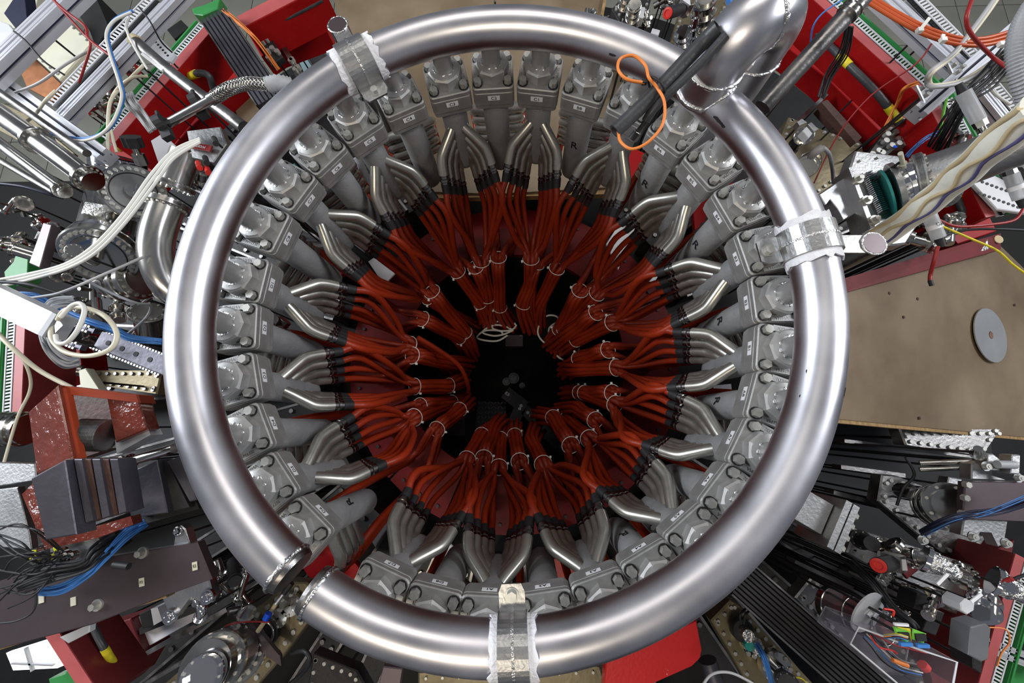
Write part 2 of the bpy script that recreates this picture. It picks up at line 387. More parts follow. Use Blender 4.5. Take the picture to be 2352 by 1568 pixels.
# ------------------------------------------------------------------ orange hoses
HC=Vector((-.02,.10,0))                       # where the bundles converge
ntie=0
for i,(nm,az,typ,mt) in enumerate(ST):
    a=math.radians(az); n=Vector((math.cos(a),math.sin(a),0)); t=Vector((-n.y,n.x,0)); S=Vector((X0,Y0,0))
    rr1=.51+random.uniform(-.03,.03); rr2=.40+random.uniform(-.05,.05)
    if math.sin(a)<-.3: rr1=.57; rr2=.46+random.uniform(-.03,.03)
    tw=random.uniform(-.045,.045)
    if typ==-1: rr1-=.03; rr2-=.04
    B1=S+n*rr1+t*tw; B1.z=CH-1.90-random.uniform(0,.13); B2=S+n*rr2+t*tw*1.5; B2.z=CH-2.26-random.uniform(-.05,.12)
    B3=S+n*(rr2-.05)+t*(tw*1.5+random.uniform(-.06,.06)); B3.z=B2.z-.30
    dirb=(B2-B1).normalized()
    for k,(tb,ft,sl,e,d,r) in enumerate(BR[typ]):
        p0=mt@(e+d*.066); dd=(mt.to_3x3()@d).normalized()
        kk=k%4; sd_=-1 if k<4 else 1
        of=t*(-sd_*(.026-.014*(kk%2)))+n*(.024-.016*kk)
        m1=p0+dd*.10
        if typ==-1:
            sgn=1 if (p0-mt.translation).dot(t)>0 else -1
            m1=mt.translation+t*(sgn*.085)+n*.03; m1.z=p0.z-.16
            m2=mt.translation+t*(sgn*.055)-n*.10; m2.z=p0.z-.60
            pts=[p0,p0+dd*.05,m1,m2,B1+of,(B1+B2)/2+of*.9,B2+of*1.1,B3+of*1.6]
        else:
            mid=(m1*.45+(B1+of)*.55)+Vector((random.uniform(-.02,.02),random.uniform(-.02,.02),-.05))
            pts=[p0,m1,mid,B1+of,(B1+B2)/2+of*.9,B2+of*1.1,B3+of*1.6]
        solo('hose',MB().tube(spl(pts,4),.0136 if k%4 else .0148,7),'hose','orange rubber hose on the %s branch tube of the %s arm of manifold %s'%(('topmost','second','third','lowest')[k%4],'left' if (k<4) else 'right',nm),'hose','hoses of manifold %s'%nm)
    for B,lab in ((B1,'upper'),(B2,'lower')):
        if lab=='lower' and i%3==0: continue
        mb=MB().tor(B,dirb,.043,.0020,28,6); hp=B+n*-.02+t*.044
        T=thing('cable_tie','thin white cable tie, the %s one around the hoses of manifold %s'%(lab,nm),'cable tie',B)
        part('loop',mb,'tie',T); part('lock',MB().box(hp,(.010,.010,.012)),'tie',T)
# ------------------------------------------------------------------ builders used by the surroundings
def W(t): return P(*t)
def pl(pts, d=None): return [P(p[0],p[1],p[2] if len(p)>2 else d) for p in pts]
def cable(name, label, m, rpx, pts, cat='cable', group=None, n=7, seg=7):
    q=pl(pts); c=pts[len(pts)//2]; return solo(name, MB().tube(spl(q,n), rpx*U(*c), seg), m, label, cat, group)
def cables(n, name, label, m, rpx, pts, spread, cat='cable', group=None):
    for i in range(n):
        o=(random.uniform(-1,1),random.uniform(-1,1)); o=((i-(n-1)/2)*spread*.9, random.uniform(-.3,.3)*spread)
        q=[]
        for j,p in enumerate(pts):
            a=pts[max(j-1,0)]; b=pts[min(j+1,len(pts)-1)]; dx,dy=b[0]-a[0],b[1]-a[1]; L=math.hypot(dx,dy) or 1
            k=o[0]*(1+.25*math.sin(j*2+i)); q.append((p[0]-dy/L*k,p[1]+dx/L*k,p[2]+random.uniform(-.012,.012)))
        cable(name,label,m if isinstance(m,str) else m[i%len(m)],rpx,q,cat,group or label)
def plate(name, label, poly, d, th, m, cat, bev=.004, group=None):
    T=thing(name,label,cat,sum(pl(poly,d),Vector())/len(poly),group); part('panel',MB().prism(pl(poly,d),Z*-th,bev),m,T)
    if cat not in('tag','tape','sign'): hold(T,T.location.copy(),th)
    return T
def hold(T, p, drop=.02, r=.004):            # slim stand carrying a thing from the added deck ring
    z0=CH-2.32 if (p-Vector((X0,Y0,p.z))).to_2d().length<2.66 else fz
    if p.z-drop>z0+.02 and (p-Vector((X0,Y0,p.z))).to_2d().length>.72: part('stand',MB().cyl(Vector((p.x,p.y,z0)),Vector((p.x,p.y,p.z-drop)),r,seg=8),'darksteel',T)
fz=CH-3.3
def edge_pts(poly, step, inset):
    c=sum(poly,Vector())/len(poly); out=[]; n=len(poly)
    for i in range(n):
        a=poly[i]; b=poly[(i+1)%n]; L=(b-a).length; k=max(1,int(L/step)); e=(b-a).normalized()
        inn=Z.cross(e); inn = inn if inn.dot(c-a)>0 else -inn; inn.normalize()
        for j in range(k): out.append(a+e*(L*(j+.5)/k)+inn*inset)
    return out
def bolted(name, label, poly, d, m, bm='boltm', th=.05, step=.05, inset=.022, br=.011, cat='cover plate', rim=True, group=None):
    q=pl(poly,d); T=thing(name,label,cat,sum(q,Vector())/len(q),group)
    part('cover',MB().prism(q,Z*-th,.006),m,T)
    if rim:
        c=sum(q,Vector())/len(q); q2=[c+(p-c)*.80+Z*.006 for p in q]; part('raised_panel',MB().prism(q2,Z*-.008,.004),m,T)
    mb=MB()
    for p in edge_pts(q,step*.68,inset*.75): mb.bolt(p,Z,br*.62,.007)
    part('bolts',mb,bm,T,kind='stuff'); hold(T,T.location.copy(),th,.006); return T
def disc(T, c, ax, r, th, m='chrome', nb=0, br=None, name='flange', hub=0):
    ax=ax.normalized(); p=part(name,MB().lathe([(r*.97,-th),(r,-th*.9),(r,-th*.1),(r*.96,0),(.001,0)],c,ax,32),m,T)
    if nb:
        sd,u,_=frame(ax); mb=MB()
        for i in range(nb): a=2*PI*i/nb; mb.bolt(c+(sd*math.cos(a)+u*math.sin(a))*r*.83,ax,br or r*.075,r*.07)
        part('bolts',mb,'boltm',T,kind='stuff')
    return p
def vac(name, label, pts, rpx, m='chrome', fl=(), cat='vacuum pipe', fr=1.5, group=None, n=6, seg=20, nb=12, fm=None):
    q=pl(pts); r=rpx*U(*pts[0]); T=thing(name,label,cat,q[0],group)
    s=spl(q,n) if len(q)>2 else [q[0].lerp(q[1],i/4) for i in range(5)]
    part('tube',MB().tube(s,r,seg),m,T)
    for f in fl:
        i=min(int(f*(len(s)-1)),len(s)-2); t=(s[i+1]-s[i]).normalized(); c=s[i].lerp(s[i+1],f*(len(s)-1)-i)
        disc(T,c+t*r*.18,t,r*fr,r*.32,fm or m,nb); disc(T,c-t*r*.2,-t,r*fr,r*.32,fm or m,nb)
    hold(T,s[len(s)//2],r*.8); return T
def rail(label, a, b, wpx, d0=None, slots=True, m='profile', name='aluminium_profile'):
    p0,p1=P(*a),P(*b); w_=wpx*U(*a); T=thing(name,label,'profile',p0); ax=(p1-p0).normalized(); sd,u,_=frame(ax)
    g=w_*.14; h=w_
    # cross-section with a T slot in the top and in both sides
    def cs(c): 
        k=w_/2; s_=g/2*1.3; dp=k*.42
        pts=[(-k,-k),(k,-k),(k,-s_),(k-dp,-s_),(k-dp,s_),(k,s_),(k,k),(s_,k),(s_,k-dp),(-s_,k-dp),(-s_,k),(-k,k),(-k,s_),(-k+dp,s_),(-k+dp,-s_),(-k,-s_)]
        return [c+sd*x+u*(y-k) for x,y in pts]
    part('extrusion',MB().strip([cs(p0),cs(p1)],False),m,T)
    k=w_/2; ins=MB(); ins.beam(p0-u*(k*.36),p1-u*(k*.36),g*1.28,k*.06,u)
    for s in(-1,1): ins.box((p0+p1)/2+sd*(s*(k-k*.40))-u*k,(k*.06,g*1.25,(p1-p0).length),(sd,u,ax))
    part('slot_insert',ins,'slot',T)
    for s in(-1,1):
        part('edge_lip',MB().beam(p0+sd*(s*k*.62)+u*.0012,p1+sd*(s*k*.62)+u*.0012,k*.10,.002,u),m,T)
    hold(T,p0.lerp(p1,.5),w_*.9,.004); return T
def duct(label, a, b, wpx, pitch=8.5):
    p0,p1=P(*a),P(*b); w_=wpx*U(*a); T=thing('cable_duct',label,'cable duct',p0); ax=(p1-p0).normalized(); sd,u,_=frame(ax); L=(p1-p0).length
    part('channel',MB().beam(p0-u*w_*.9,p1-u*w_*.9,w_,w_*.08,u),'lightgrey',T)
    part('dark_inside',MB().beam(p0-u*w_*.55,p1-u*w_*.55,w_*.6,w_*.1,u),'rubber',T)
    part('lid_edge',MB().beam(p0+sd*w_*.5,p1+sd*w_*.5,w_*.12,w_*.1,u).beam(p0-sd*w_*.5,p1-sd*w_*.5,w_*.12,w_*.1,u),'lightgrey',T)
    n=int(L/(pitch*U(*a))); mb=MB()
    for i in range(n):
        c=p0+ax*(L*(i+.5)/n)-u*(w_*.10)
        mb.box(c+sd*w_*.0,(w_*.9,w_*.06,L/n*.52),(sd,u,ax))
    part('fingers',mb,'lightgrey',T,kind='stuff'); hold(T,p0.lerp(p1,.5),w_*.9); return T
def bar(name,label,a,b,wpx,h,m,cat='beam',group=None,bev=True):
    p0,p1=P(*a),P(*b); T=thing(name,label,cat,p0,group); part('bar_body',MB().beam(p0,p1,wpx*U(*a),h),m,T); hold(T,p0.lerp(p1,.5),h); return T
def knob(T,c,ax,r,m='rubber'):
    sd,u,_=frame(ax); mb=MB().lathe([(r*.5,0),(r*.5,r*.8),(r,r*.9),(r,r*1.6),(r*.8,r*1.75)],c,ax,14,False); part('knob',mb,m,T)
def box_thing(name,label,c,size,ax,m,cat,group=None):
    return solo(name,MB().box(c,size,ax),m,label,cat,group)
def text_on(T,s,spx,x,y,d,ang,m='ink',lift=.002,name='lettering'):
    c=P(x,y,d)+Z*lift; a=math.radians(ang); e=(P(x+10*math.cos(a),y-10*math.sin(a),d)-P(x,y,d)); e.z=0; e.normalize()
    letter(name,s,spx*U(x,y,d),c,e,Z.cross(e),T,m)
# ------------------------------------------------------------------ setting: floor, added dark deck, pit
fz=CH-3.3
fl=struct('floor',MB().box((0,0,fz-.06),(16,16,.1)),'grout')
t0=mesh_of('tile',MB().box((0,0,0),(.442,.442,.012)),'tilegrey'); ca,sa=math.cos(.62),math.sin(.62)
for i in range(-14,14):
    for j in range(0,8):
        o=bpy.data.objects.new('tile',t0); link(o); o.parent=fl; ORG[o.name]=Vector((0,0,0)); u_,v_=i*.45,2.5+j*.45
        o.location=(u_*ca-v_*sa*.0+.0+(-sa*v_*0), v_, fz-.002)
        o.location=(u_, v_, fz-.002)
struct('floor_darkening_sheet',MB().box((0,-3.6,fz-.004),(16,8.4,.008)),'blacksteel')  # black sheet over the floor, added to darken the lower gaps
def ringplate(r0,r1,z,th,n=64,c=(X0,Y0)):
    mb=MB(); rg=[]
    for i in range(n):
        a=2*PI*i/n; e=Vector((math.cos(a),math.sin(a),0)); b=Vector((c[0],c[1],0))
        rg.append([b+e*r0+Z*(z-th),b+e*r1+Z*(z-th),b+e*r1+Z*z,b+e*r0+Z*z])
    return mb.strip(rg,False,True)
dk=solo('dark_gap_ring',ringplate(.705,2.68,CH-2.32,.1),'blacksteel','flat black steel deck under the instruments around the hole','deck')  # black layer put in to make the gaps look dark
solo('pit_wall',ringplate(.655,.70,CH-2.25,1.0),'blacksteel','black round wall lining the central hole','pit wall')
struct('floor_pit',MB().cyl(Vector((X0,Y0,fz+.0)),Vector((X0,Y0,fz+.02)),.70,seg=48,smooth=False),'pit')
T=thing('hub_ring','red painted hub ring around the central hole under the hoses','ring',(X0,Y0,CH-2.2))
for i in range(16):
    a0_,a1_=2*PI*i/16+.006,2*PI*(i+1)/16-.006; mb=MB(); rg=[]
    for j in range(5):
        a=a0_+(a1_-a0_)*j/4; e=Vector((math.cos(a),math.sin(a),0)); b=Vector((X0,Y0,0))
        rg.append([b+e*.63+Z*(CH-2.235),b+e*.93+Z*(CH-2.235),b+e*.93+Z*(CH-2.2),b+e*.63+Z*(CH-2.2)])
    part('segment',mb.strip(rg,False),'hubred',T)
bt=MB()
for i in range(48):
    a=2*PI*(i+.5)/48; bt.bolt(Vector((X0+.88*math.cos(a),Y0+.88*math.sin(a),CH-2.2)),Z,.010,.008)
part('bolts',bt,'darksteel',T,kind='stuff')
# things at the bottom of the hole
def low(x,y,d=3.0): return P(x,y,d)
def pit_bar(label,a,b,w_,d,m='sheet'):
    T=thing('flat_bar',label,'bar',P(a[0],a[1],d)); part('bar_body',MB().beam(P(a[0],a[1],d),P(b[0],b[1],d),w_*U(a[0],a[1],d),.02),'darksteel',T)
    mb=MB(); A=P(a[0],a[1],d); B=P(b[0],b[1],d)
    for f in(.08,.16,.9): mb.bolt(A.lerp(B,f),Z,.014,.008)
    part('bolts',mb,'steel',T,kind='stuff')
pit_bar('grey flat bar slanting down to the right at the bottom of the hole',(1205,940),(1295,1035),24,3.0)
pit_bar('grey flat bar slanting down to the left at the bottom of the hole',(1200,925),(1160,1010),26,3.0,'steel')
pit_bar('short grey plate at the crossing of the two bars',(1160,900),(1205,935),30,3.02)
T=thing('tread_plate','dark patterned tread plate at the bottom left of the hole','plate',P(1125,975,3.15)); part('sheet',MB().prism(pl([(1098,920),(1160,925),(1168,1000),(1140,1035),(1085,1035)],3.15),Z*-.02),'darksteel',T)
mb=MB()
for i in range(9):
    for j in range(10): c=P(1100+i*7.5,925+j*11,3.148); mb.box(c,(.022,.006,.004),(Vector((.7,.7 if (i+j)%2 else -.7,0)).normalized(),Vector((-.7 if (i+j)%2 else .7,.7,0)).normalized(),Z))
part('tread_pattern',mb,'sheet',T,kind='stuff')
for k,(x,y,w_,h_,a,l) in enumerate(((1181,782,40,26,0,'grey junction box at the far edge of the hole'),(1292,765,44,34,-15,'grey junction box beside the white cable loops'),(1383,908,56,44,4,'pale grey box at the right inside the hole'),(1040,835,56,30,-25,'pale connector box at the left rim of the hole'),(1048,975,40,50,2,'dark grey box at the left inside the hole'),(1130,1082,34,30,25,'small grey plate at the lower rim of the hole'),(1232,1100,34,34,0,'square grey plate at the bottom of the hole'))):
    u_=U(x,y,2.8); a=math.radians(a); ax=(Vector((math.cos(a),math.sin(a),0)),Vector((-math.sin(a),math.cos(a),0)),Z); T=thing('junction_box',l,'box',P(x,y,2.8))
    part('housing',MB().box(P(x,y,2.8)-Z*.04,(w_*u_,h_*u_,.08),ax),'sheet',T); part('lid',MB().box(P(x,y,2.8)+Z*.003-ax[1]*(h_*u_*.1),(w_*u_*.94,h_*u_*.7,.01),ax),'sheet',T)
    mb=MB()
    for s in(-1,1): mb.bolt(P(x,y,2.8)+ax[0]*(s*w_*u_*.38)+ax[1]*(h_*u_*.4),Z,.008,.01)
    part('bolts',mb,'steel',T,kind='stuff')
for x,y,r_,l in((1180,868,11,'large'),(1163,876,8,'middle'),(1199,885,6,'small')):
    T=thing('glass_knob','%s pale rounded cap glinting in the dark of the hole'%l,'cap',P(x,y,3.1)); u_=U(x,y,3.1)
    part('dome',MB().lathe([(r_*u_,0),(r_*u_*.9,r_*u_*.5),(r_*u_*.5,r_*u_*.85),(.001,r_*u_)],P(x,y,3.1),Z,16,True,True),'frost',T); part('collar',MB().cyl(P(x,y,3.1)-Z*.02,P(x,y,3.1),r_*u_*1.1),'steel',T)
box_thing('sensor_block','small bluish glass block deep in the hole at right',P(1317,960,3.0),(.05,.06,.04),None,'frost','block')
random.seed(11)
for k,(cx_,cy_) in enumerate(((1285,770),(1300,800),(1262,752),(1142,758),(1160,748),(1128,770))):
    pts=[(cx_+(28 if k<3 else 34)*math.cos(t)*random.uniform(.7,1.1),cy_+(34 if k<3 else 14)*math.sin(t)*random.uniform(.8,1.1),2.55) for t in [2*PI*i/7 for i in range(8)]]
    cable('cable_loop','thin white cable coiled at the far rim of the hole','cablewhite',2.2,pts,'cable','white cable coils at the far rim of the hole')
cable('cable','white cable pair rising between hose bundles right of the hole centre','cablewhite',3,[(1270,775,2.6),(1330,680,2.3),(1400,610,2.1),(1425,585,2.1)])
cable('hose_lead','single orange lead curving over the left side of the hole','hose',5,[(960,775,1.9),(1010,805,2.0),(1055,840,2.1),(1074,880,2.2),(1076,900,2.3)],'hose')
# white and red sheets seen between the hoses
def sheet(label,poly,d,m,txt=None,name='sheet_plate'):
    T=plate(name,label,poly,d,.012,m,'plate')
    if txt: text_on(T,*txt)
    return T
sheet('white sheet plate with rounded corner and small print at lower left of the hole',[(843,1228),(905,1172),(962,1212),(925,1244),(872,1272)],2.12,'white',('BOCH 1-4',10,905,1215,2.12,-60))
sheet('white sheet plate behind the fork of manifold D7',[(955,1300),(1000,1255),(1035,1248),(1048,1262),(1010,1325),(960,1325)],2.12,'white')
sheet('white plate with corner mark at the lower right of the hole',[(1438,1216),(1465,1196),(1492,1212),(1545,1256),(1500,1290)],2.12,'white')
sheet('small white plate with screw near manifold A6',[(1540,1100),(1562,1076),(1585,1095),(1600,1150),(1570,1160)],2.12,'white')
sheet('white plate under the fork of manifold B5',[(1392,560),(1432,498),(1460,520),(1420,620)],2.13,'white')
sheet('white plate right of the hoses at upper right',[(1482,600),(1530,545),(1550,575),(1495,660)],2.13,'white')
sheet('white plate left of the hoses at upper left',[(845,600),(875,580),(915,620),(882,655)],2.13,'white')
for i,(x,y) in enumerate(((1616,908),(1660,903))):
    T=plate('voltage_sign','pale sign marked 24 v with a wave, %s of the pair'%('left' if i==0 else 'right'),[(x-20,y-18),(x+20,y-22),(x+24,y+14),(x-16,y+20)],1.95,.01,'paper','sign')
    text_on(T,'24 v.',15,x+1,y-3,1.95,6); text_on(T,'~',22,x+3,y+10,1.95,6)
# plywood covers
T=thing('plywood_panel','tan plywood cover seen behind the top of the ring','plywood panel',P(1100,100,1.98))
q1=[(748,-70),(1135,-70),(1135,445),(985,440),(905,300),(775,30)]; q2=[(1139,-70),(1400,-70),(1375,60),(1470,150),(1395,430),(1139,445)]
part('board',MB().prism(pl(q1,1.98),Z*-.03,.002),'ply',T); part('board',MB().prism(pl(q2,1.98),Z*-.03,.002),'ply',T)
part('edge_strip',MB().beam(P(985,450,2.0),P(1395,440,2.0),.03,.04),'plyedge',T)
part('edge_strip',MB().beam(P(1402,-70,1.96),P(1378,62,1.96),.018,.05),'plyedge',T)
A=P(1925,668,1.35);B=P(2290,556,1.70);C=P(2440,700,1.86);D_=P(2440,1012,1.86);E_=P(1920,962,1.35)
T=thing('plywood_panel','scuffed tan plywood ramp with a metal disc right of the ring','plywood panel',(A+D_)/2)
nn=(B-A).cross(E_-A).normalized(); nn=nn if nn.z>0 else -nn
part('board',MB().prism([A,B,C,D_,E_],nn*-.022,.002),'ply',T); 
part('edge_strip',MB().beam(E_-Z*.004+Vector((0,-.006,0)),D_-Z*.004+Vector((0,-.006,0)),.012,.03),'plyedge',T)
def onply(x,y,lift=0):
    v=(M@Vector(((x-1176)/F,(784-y)/F,-1))); o=Vector((0,0,CH)); t=(A-o).dot(nn)/v.dot(nn); return o+v*t+nn*lift
c=onply(2270,770,.004); e1=onply(2270,712)-onply(2270,829); r_=e1.length/2
T2=thing('metal_disc','shiny steel disc with a centre hole lying on the plywood ramp','disc',c)
part('disc_body',MB().lathe([(r_*.14,0),(r_*.14,.004),(r_,.004),(r_,0)],c,nn,48),'discmet',T2); part('centre_hole',MB().cyl(c+nn*.001,c+nn*.0048,r_*.12,seg=20,smooth=False),'brown',T2)
for x,y in((2043,673),(2112,960),(2331,700),(2108,686),(2076,728)):
    p=onply(x,y); part('screw_hole',MB().cyl(p,p+nn*.0012,.006,seg=10,smooth=False),'ironbrown',T)
# maroon beam above the plywood
T=thing('maroon_beam','dark red painted beam with shiny worn patch above the plywood ramp','beam',P(2100,600,1.45))
part('beam_body',MB().prism([P(1935,640,1.33),P(2300,535,1.62),P(2300,572,1.62),P(1925,676,1.33)],Z*-.10,.004),'maroon',T)
part('worn_patch',MB().prism([P(2222,560,1.555),P(2268,548,1.59),P(2270,572,1.59),P(2232,582,1.56)],Z*-.004),'foil',T)
part('end_chip',MB().cyl(P(2292,550,1.605),P(2292,550,1.605)+Z*.004,.018,seg=10,smooth=False),'foamtan',T)
# ------------------------------------------------------------------ red yoke ring segments with duct and green rail
def yoke(label, a, b, d=1.45, wpx=24, h=.34, duct_off=26, green_off=44, worn=None, parts='dg', gl=None):
    p0,p1=P(*a,d),P(*b,d); w_=wpx*U(*a,d); c=Vector((X0,Y0,p0.z)); ax=(p1-p0).normalized(); sd=Z.cross(ax)
    if sd.dot((p0+p1)/2-c)<0: sd=-sd
    T=thing('red_yoke',label,'magnet yoke',(p0+p1)/2)
    part('yoke_body',MB().prism([p0,p1,p1+sd*w_,p0+sd*w_],Z*-h,.004),'maroon' if 'lower' in label or 'left edge' in label else 'red',T)  # lower and left segments: their shade put into a darker red
    part('top_strip',MB().prism([p0+sd*w_*.05+Z*.002,p1+sd*w_*.05+Z*.002,p1+sd*w_*.95+Z*.002,p0+sd*w_*.95+Z*.002],Z*-.003),'pink',T,'paler worn top face')  # pale top is glare painted in, not wear
    u_=U(*a,d)
    def off(p,k): q=p+sd*(k*u_); return q
    return T,off(p0,duct_off),off(p1,duct_off),off(p0,green_off),off(p1,green_off),u_
def ductw(label,p0,p1,w_,pitch):
    T=thing('cable_duct',label,'cable duct',p0); ax=(p1-p0).normalized(); sd,u,_=frame(ax); L=(p1-p0).length
    part('channel',MB().beam(p0-u*w_*.8,p1-u*w_*.8,w_,w_*.08,u),'lightgrey',T)
    part('dark_inside',MB().beam(p0-u*w_*.45,p1-u*w_*.45,w_*.6,w_*.1,u),'rubber',T)
    part('lid_edge',MB().beam(p0+sd*w_*.46,p1+sd*w_*.46,w_*.14,w_*.1,u).beam(p0-sd*w_*.46,p1-sd*w_*.46,w_*.14,w_*.1,u),'lightgrey',T)
    n=int(L/pitch); mb=MB()
    for i in range(n): mb.box(p0+ax*(L*(i+.5)/n)-u*(w_*.1),(w_*.9,w_*.06,L/n*.5),(sd,u,ax))
    part('fingers',mb,'lightgrey',T,kind='stuff')
YK=[('red painted yoke segment at upper left behind the braided hose',(262,332),(490,68),26,24,44,'upper left'),
('red painted yoke segment at the top left of the plywood',(560,64),(742,-30),40,34,60,'top'),
('red painted yoke segment at upper right below the green rail',(1858,-8),(2120,228),24,26,46,'upper right'),
('red painted yoke segment at right edge above the plywood ramp',(2128,236),(2262,500),24,40,58,'right'),
('red painted yoke segment at left edge beside the white comb duct',(62,690),(48,1010),22,24,46,'left'),
('red painted yoke segment at lower left corner',(60,1330),(236,1600),30,26,60,'lower left'),
('red painted yoke segment at lower right edge beside the green duct',(2330,1270),(2236,1600),22,24,50,'lower right')]
for l,a,b,wp,do,go,nm in YK:
    T,d0,d1,g0,g1,u_=yoke(l,a,b,1.45,wp,.18,do+wp*.5,go+wp*.4)
    if nm in('upper left','upper right','left','lower right','right'):
        ductw('slotted cable duct running along the %s red yoke'%nm,d0,d1,18*u_,7.5*u_)
    if nm in('upper left','upper right','right','lower right','left'):
        e=(d1-d0).normalized(); sd=(g0-d0); 
        solo('green_rail',MB().beam(g0-e*.1,g1,9*u_,.03).beam(g0-e*.1+Z*.004,g1+Z*.004,4*u_,.01),'green','long green painted rail outside the %s cable duct'%nm,'rail')
# red inner face plates seen below the top strips
for l,poly,d,mm in (('large red magnet face at upper left',[(240,352),(262,325),(482,72),(560,180),(430,300),(330,420)],1.72,'red'),
 ('dark red magnet face beside the black clamp at top left',[(560,60),(740,0),(748,66),(630,110),(600,130)],1.72,'red'),
 ('large red magnet face at upper right',[(1800,-20),(1880,20),(2100,235),(2160,330),(2060,340),(1900,180),(1790,95)],1.72,'red'),
 ('red magnet face at right above the maroon beam',[(2150,420),(2240,430),(2290,530),(2200,560),(2120,480)],1.72,'red'),
 ('red magnet face at the left edge behind the cables',[(70,720),(170,690),(190,860),(110,880),(60,1000)],1.75,'red'),
 ('dark red magnet face at lower left corner',[(160,1465),(300,1420),(330,1500),(290,1568),(190,1600)],1.72,'maroon'),
 ('dark red magnet face at lower right',[(2120,1470),(2240,1290),(2330,1240),(2300,1420),(2240,1600),(2150,1600)],1.72,'maroon')):  # shade put into the colour of the two lower faces
    plate('magnet_face',l,poly,d,.12,mm,'magnet face')
T=plate('red_plate','scratched red plate with rounded corner below the ring at lower right',[(1385,1600),(1392,1520),(1600,1425),(1602,1440),(1612,1492),(1608,1512),(1590,1530),(1500,1570),(1450,1600)],1.5,.04,'redworn','plate')
plate('red_plate','flat red plate seen through the gap of the ring',[(692,1300),(760,1225),(905,1400),(860,1420),(760,1400)],1.75,.03,'red','plate')
plate('red_plate','red plate with flaked paint between manifolds A2 and A3',[(1255,1290),(1300,1270),(1335,1300),(1345,1370),(1270,1375)],1.95,.03,'redworn','plate')
plate('red_plate','red plate seen between the manifolds at upper right',[(1430,330),(1480,350),(1500,440),(1440,420)],1.95,.03,'red','plate')
plate('red_plate','red plate below manifold B4',[(1590,470),(1680,400),(1700,520),(1600,560)],1.95,.03,'red','plate')
plate('red_plate','red plate left of manifold C8',[(690,575),(760,550),(800,620),(740,660)],2.0,.03,'red','plate')
plate('blue_floor_plate','pale blue floor sheet left of the top clamp',[(660,85),(745,55),(790,160),(700,170)],2.25,.02,'bluefloor','plate')
# ------------------------------------------------------------------ radial black sector beams
random.seed(5); 
for k,az in enumerate(range(-175,185,9)):
    if 58<az<122 or -24<az<22: continue
    a=math.radians(az+random.uniform(-2,2)); e=Vector((math.cos(a),math.sin(a),0)); c=Vector((X0,Y0,CH-2.02-random.uniform(0,.1)))
    T=thing('sector_beam','black steel sector beam lying radially outside the ring','beam',c+e*1.0,'black sector beams around the hole')
    p0=c+e*1.02; p1=c+e*(2.35+random.uniform(-.2,.3)); hw=.055
    part('web',MB().beam(p0,p1,hw*2,.20),'darksteel',T)
    n=Z.cross(e)
    for s in(-1,1): part('flange_strip',MB().beam(p0+n*(s*hw)+Z*.004,p1+n*(s*hw)+Z*.004,.012,.02),'steel',T)
    mb=MB()
    for f in(.05,.12,.35,.42,.7,.78):
        for s in(-.5,.5): mb.bolt(p0.lerp(p1,f)+n*(s*hw),Z,.013,.012)
    part('bolts',mb,'steel',T,kind='stuff')
# ------------------------------------------------------------------ bolted cover plates
bolted('cover_plate','long beige bolted plate running from the ring gap to the bottom edge',[(664,1336),(705,1338),(748,1378),(640,1520),(560,1610),(330,1610),(460,1500)],1.60,'beigeplate',step=.062,br=.016,inset=.03,rim=False)
bolted('cover_plate','bright bolted aluminium plate with foil wrapped fittings at lower right',[(1965,1213),(2242,1300),(2236,1322),(2200,1412),(2170,1400),(1945,1268)],1.55,'aluplate',step=.05,br=.012,inset=.022,rim=False)
bolted('cover_plate','grey bolted plate left of the glass flange at right edge',[(2026,1090),(2060,1092),(2190,1140),(2290,1200),(2230,1290),(2160,1270),(2016,1150)],1.62,'steel',step=.055,br=.013,inset=.025,rim=False)
bolted('cover_plate','bolted plate peeking out under the plywood ramp',[(2066,985),(2300,985),(2260,1048),(2080,1022)],1.62,'steel',step=.05,br=.013,inset=.022,rim=False)
bolted('cover_plate','brown bolted plate with round ports at the bottom right of the ring',[(1633,1425),(1678,1378),(1700,1390),(1905,1610),(1740,1610)],1.62,'beigeplate',step=.05,br=.012,inset=.02,rim=False)
bolted('cover_plate','bolted plate under the acrylic cylinder at lower right',[(1826,1372),(1866,1323),(1990,1385),(2110,1520),(2140,1610),(2050,1610)],1.62,'steel',step=.05,br=.014,inset=.024,rim=True)
bolted('cover_plate','beige bolted plate at upper right inside the black frame',[(1788,330),(1812,268),(1980,330),(1990,370),(1850,470),(1826,400)],1.62,'beigeplate',step=.05,br=.012,inset=.022,rim=False)
bolted('cover_plate','beige bolted plate at the top edge left of the elbow',[(1540,95),(1575,-20),(1690,-20),(1660,40),(1590,118)],1.62,'beigeplate',step=.05,br=.012,inset=.02,rim=False)
bolted('cover_plate','small bolted plate at the top edge right of the plywood',[(1405,20),(1440,-20),(1500,-20),(1480,60),(1440,80)],1.65,'darksteel',step=.05,br=.012,inset=.02,rim=False)
bolted('cover_plate','dark bolted plate at the bottom edge left of the bottom clamp',[(720,1500),(820,1540),(860,1610),(700,1610)],1.62,'darksteel',step=.05,br=.012,inset=.02,rim=False)
bolted('cover_plate','tan plate with rubble at the bottom edge right of the bottom clamp',[(960,1545),(1380,1530),(1400,1610),(960,1610)],1.60,'beigeplate',step=.08,br=.009,inset=.02,rim=False)
bolted('cover_plate','dark bolted plate under the left vacuum line',[(185,850),(372,850),(360,905),(190,880)],1.62,'beigeplate','steel',step=.05,br=.013,inset=.02,rim=False)
plate('flat_bar','flat light grey metal bar at the bottom edge',[(880,1530),(925,1535),(915,1600),(862,1600)],1.5,.02,'sheet','bar')
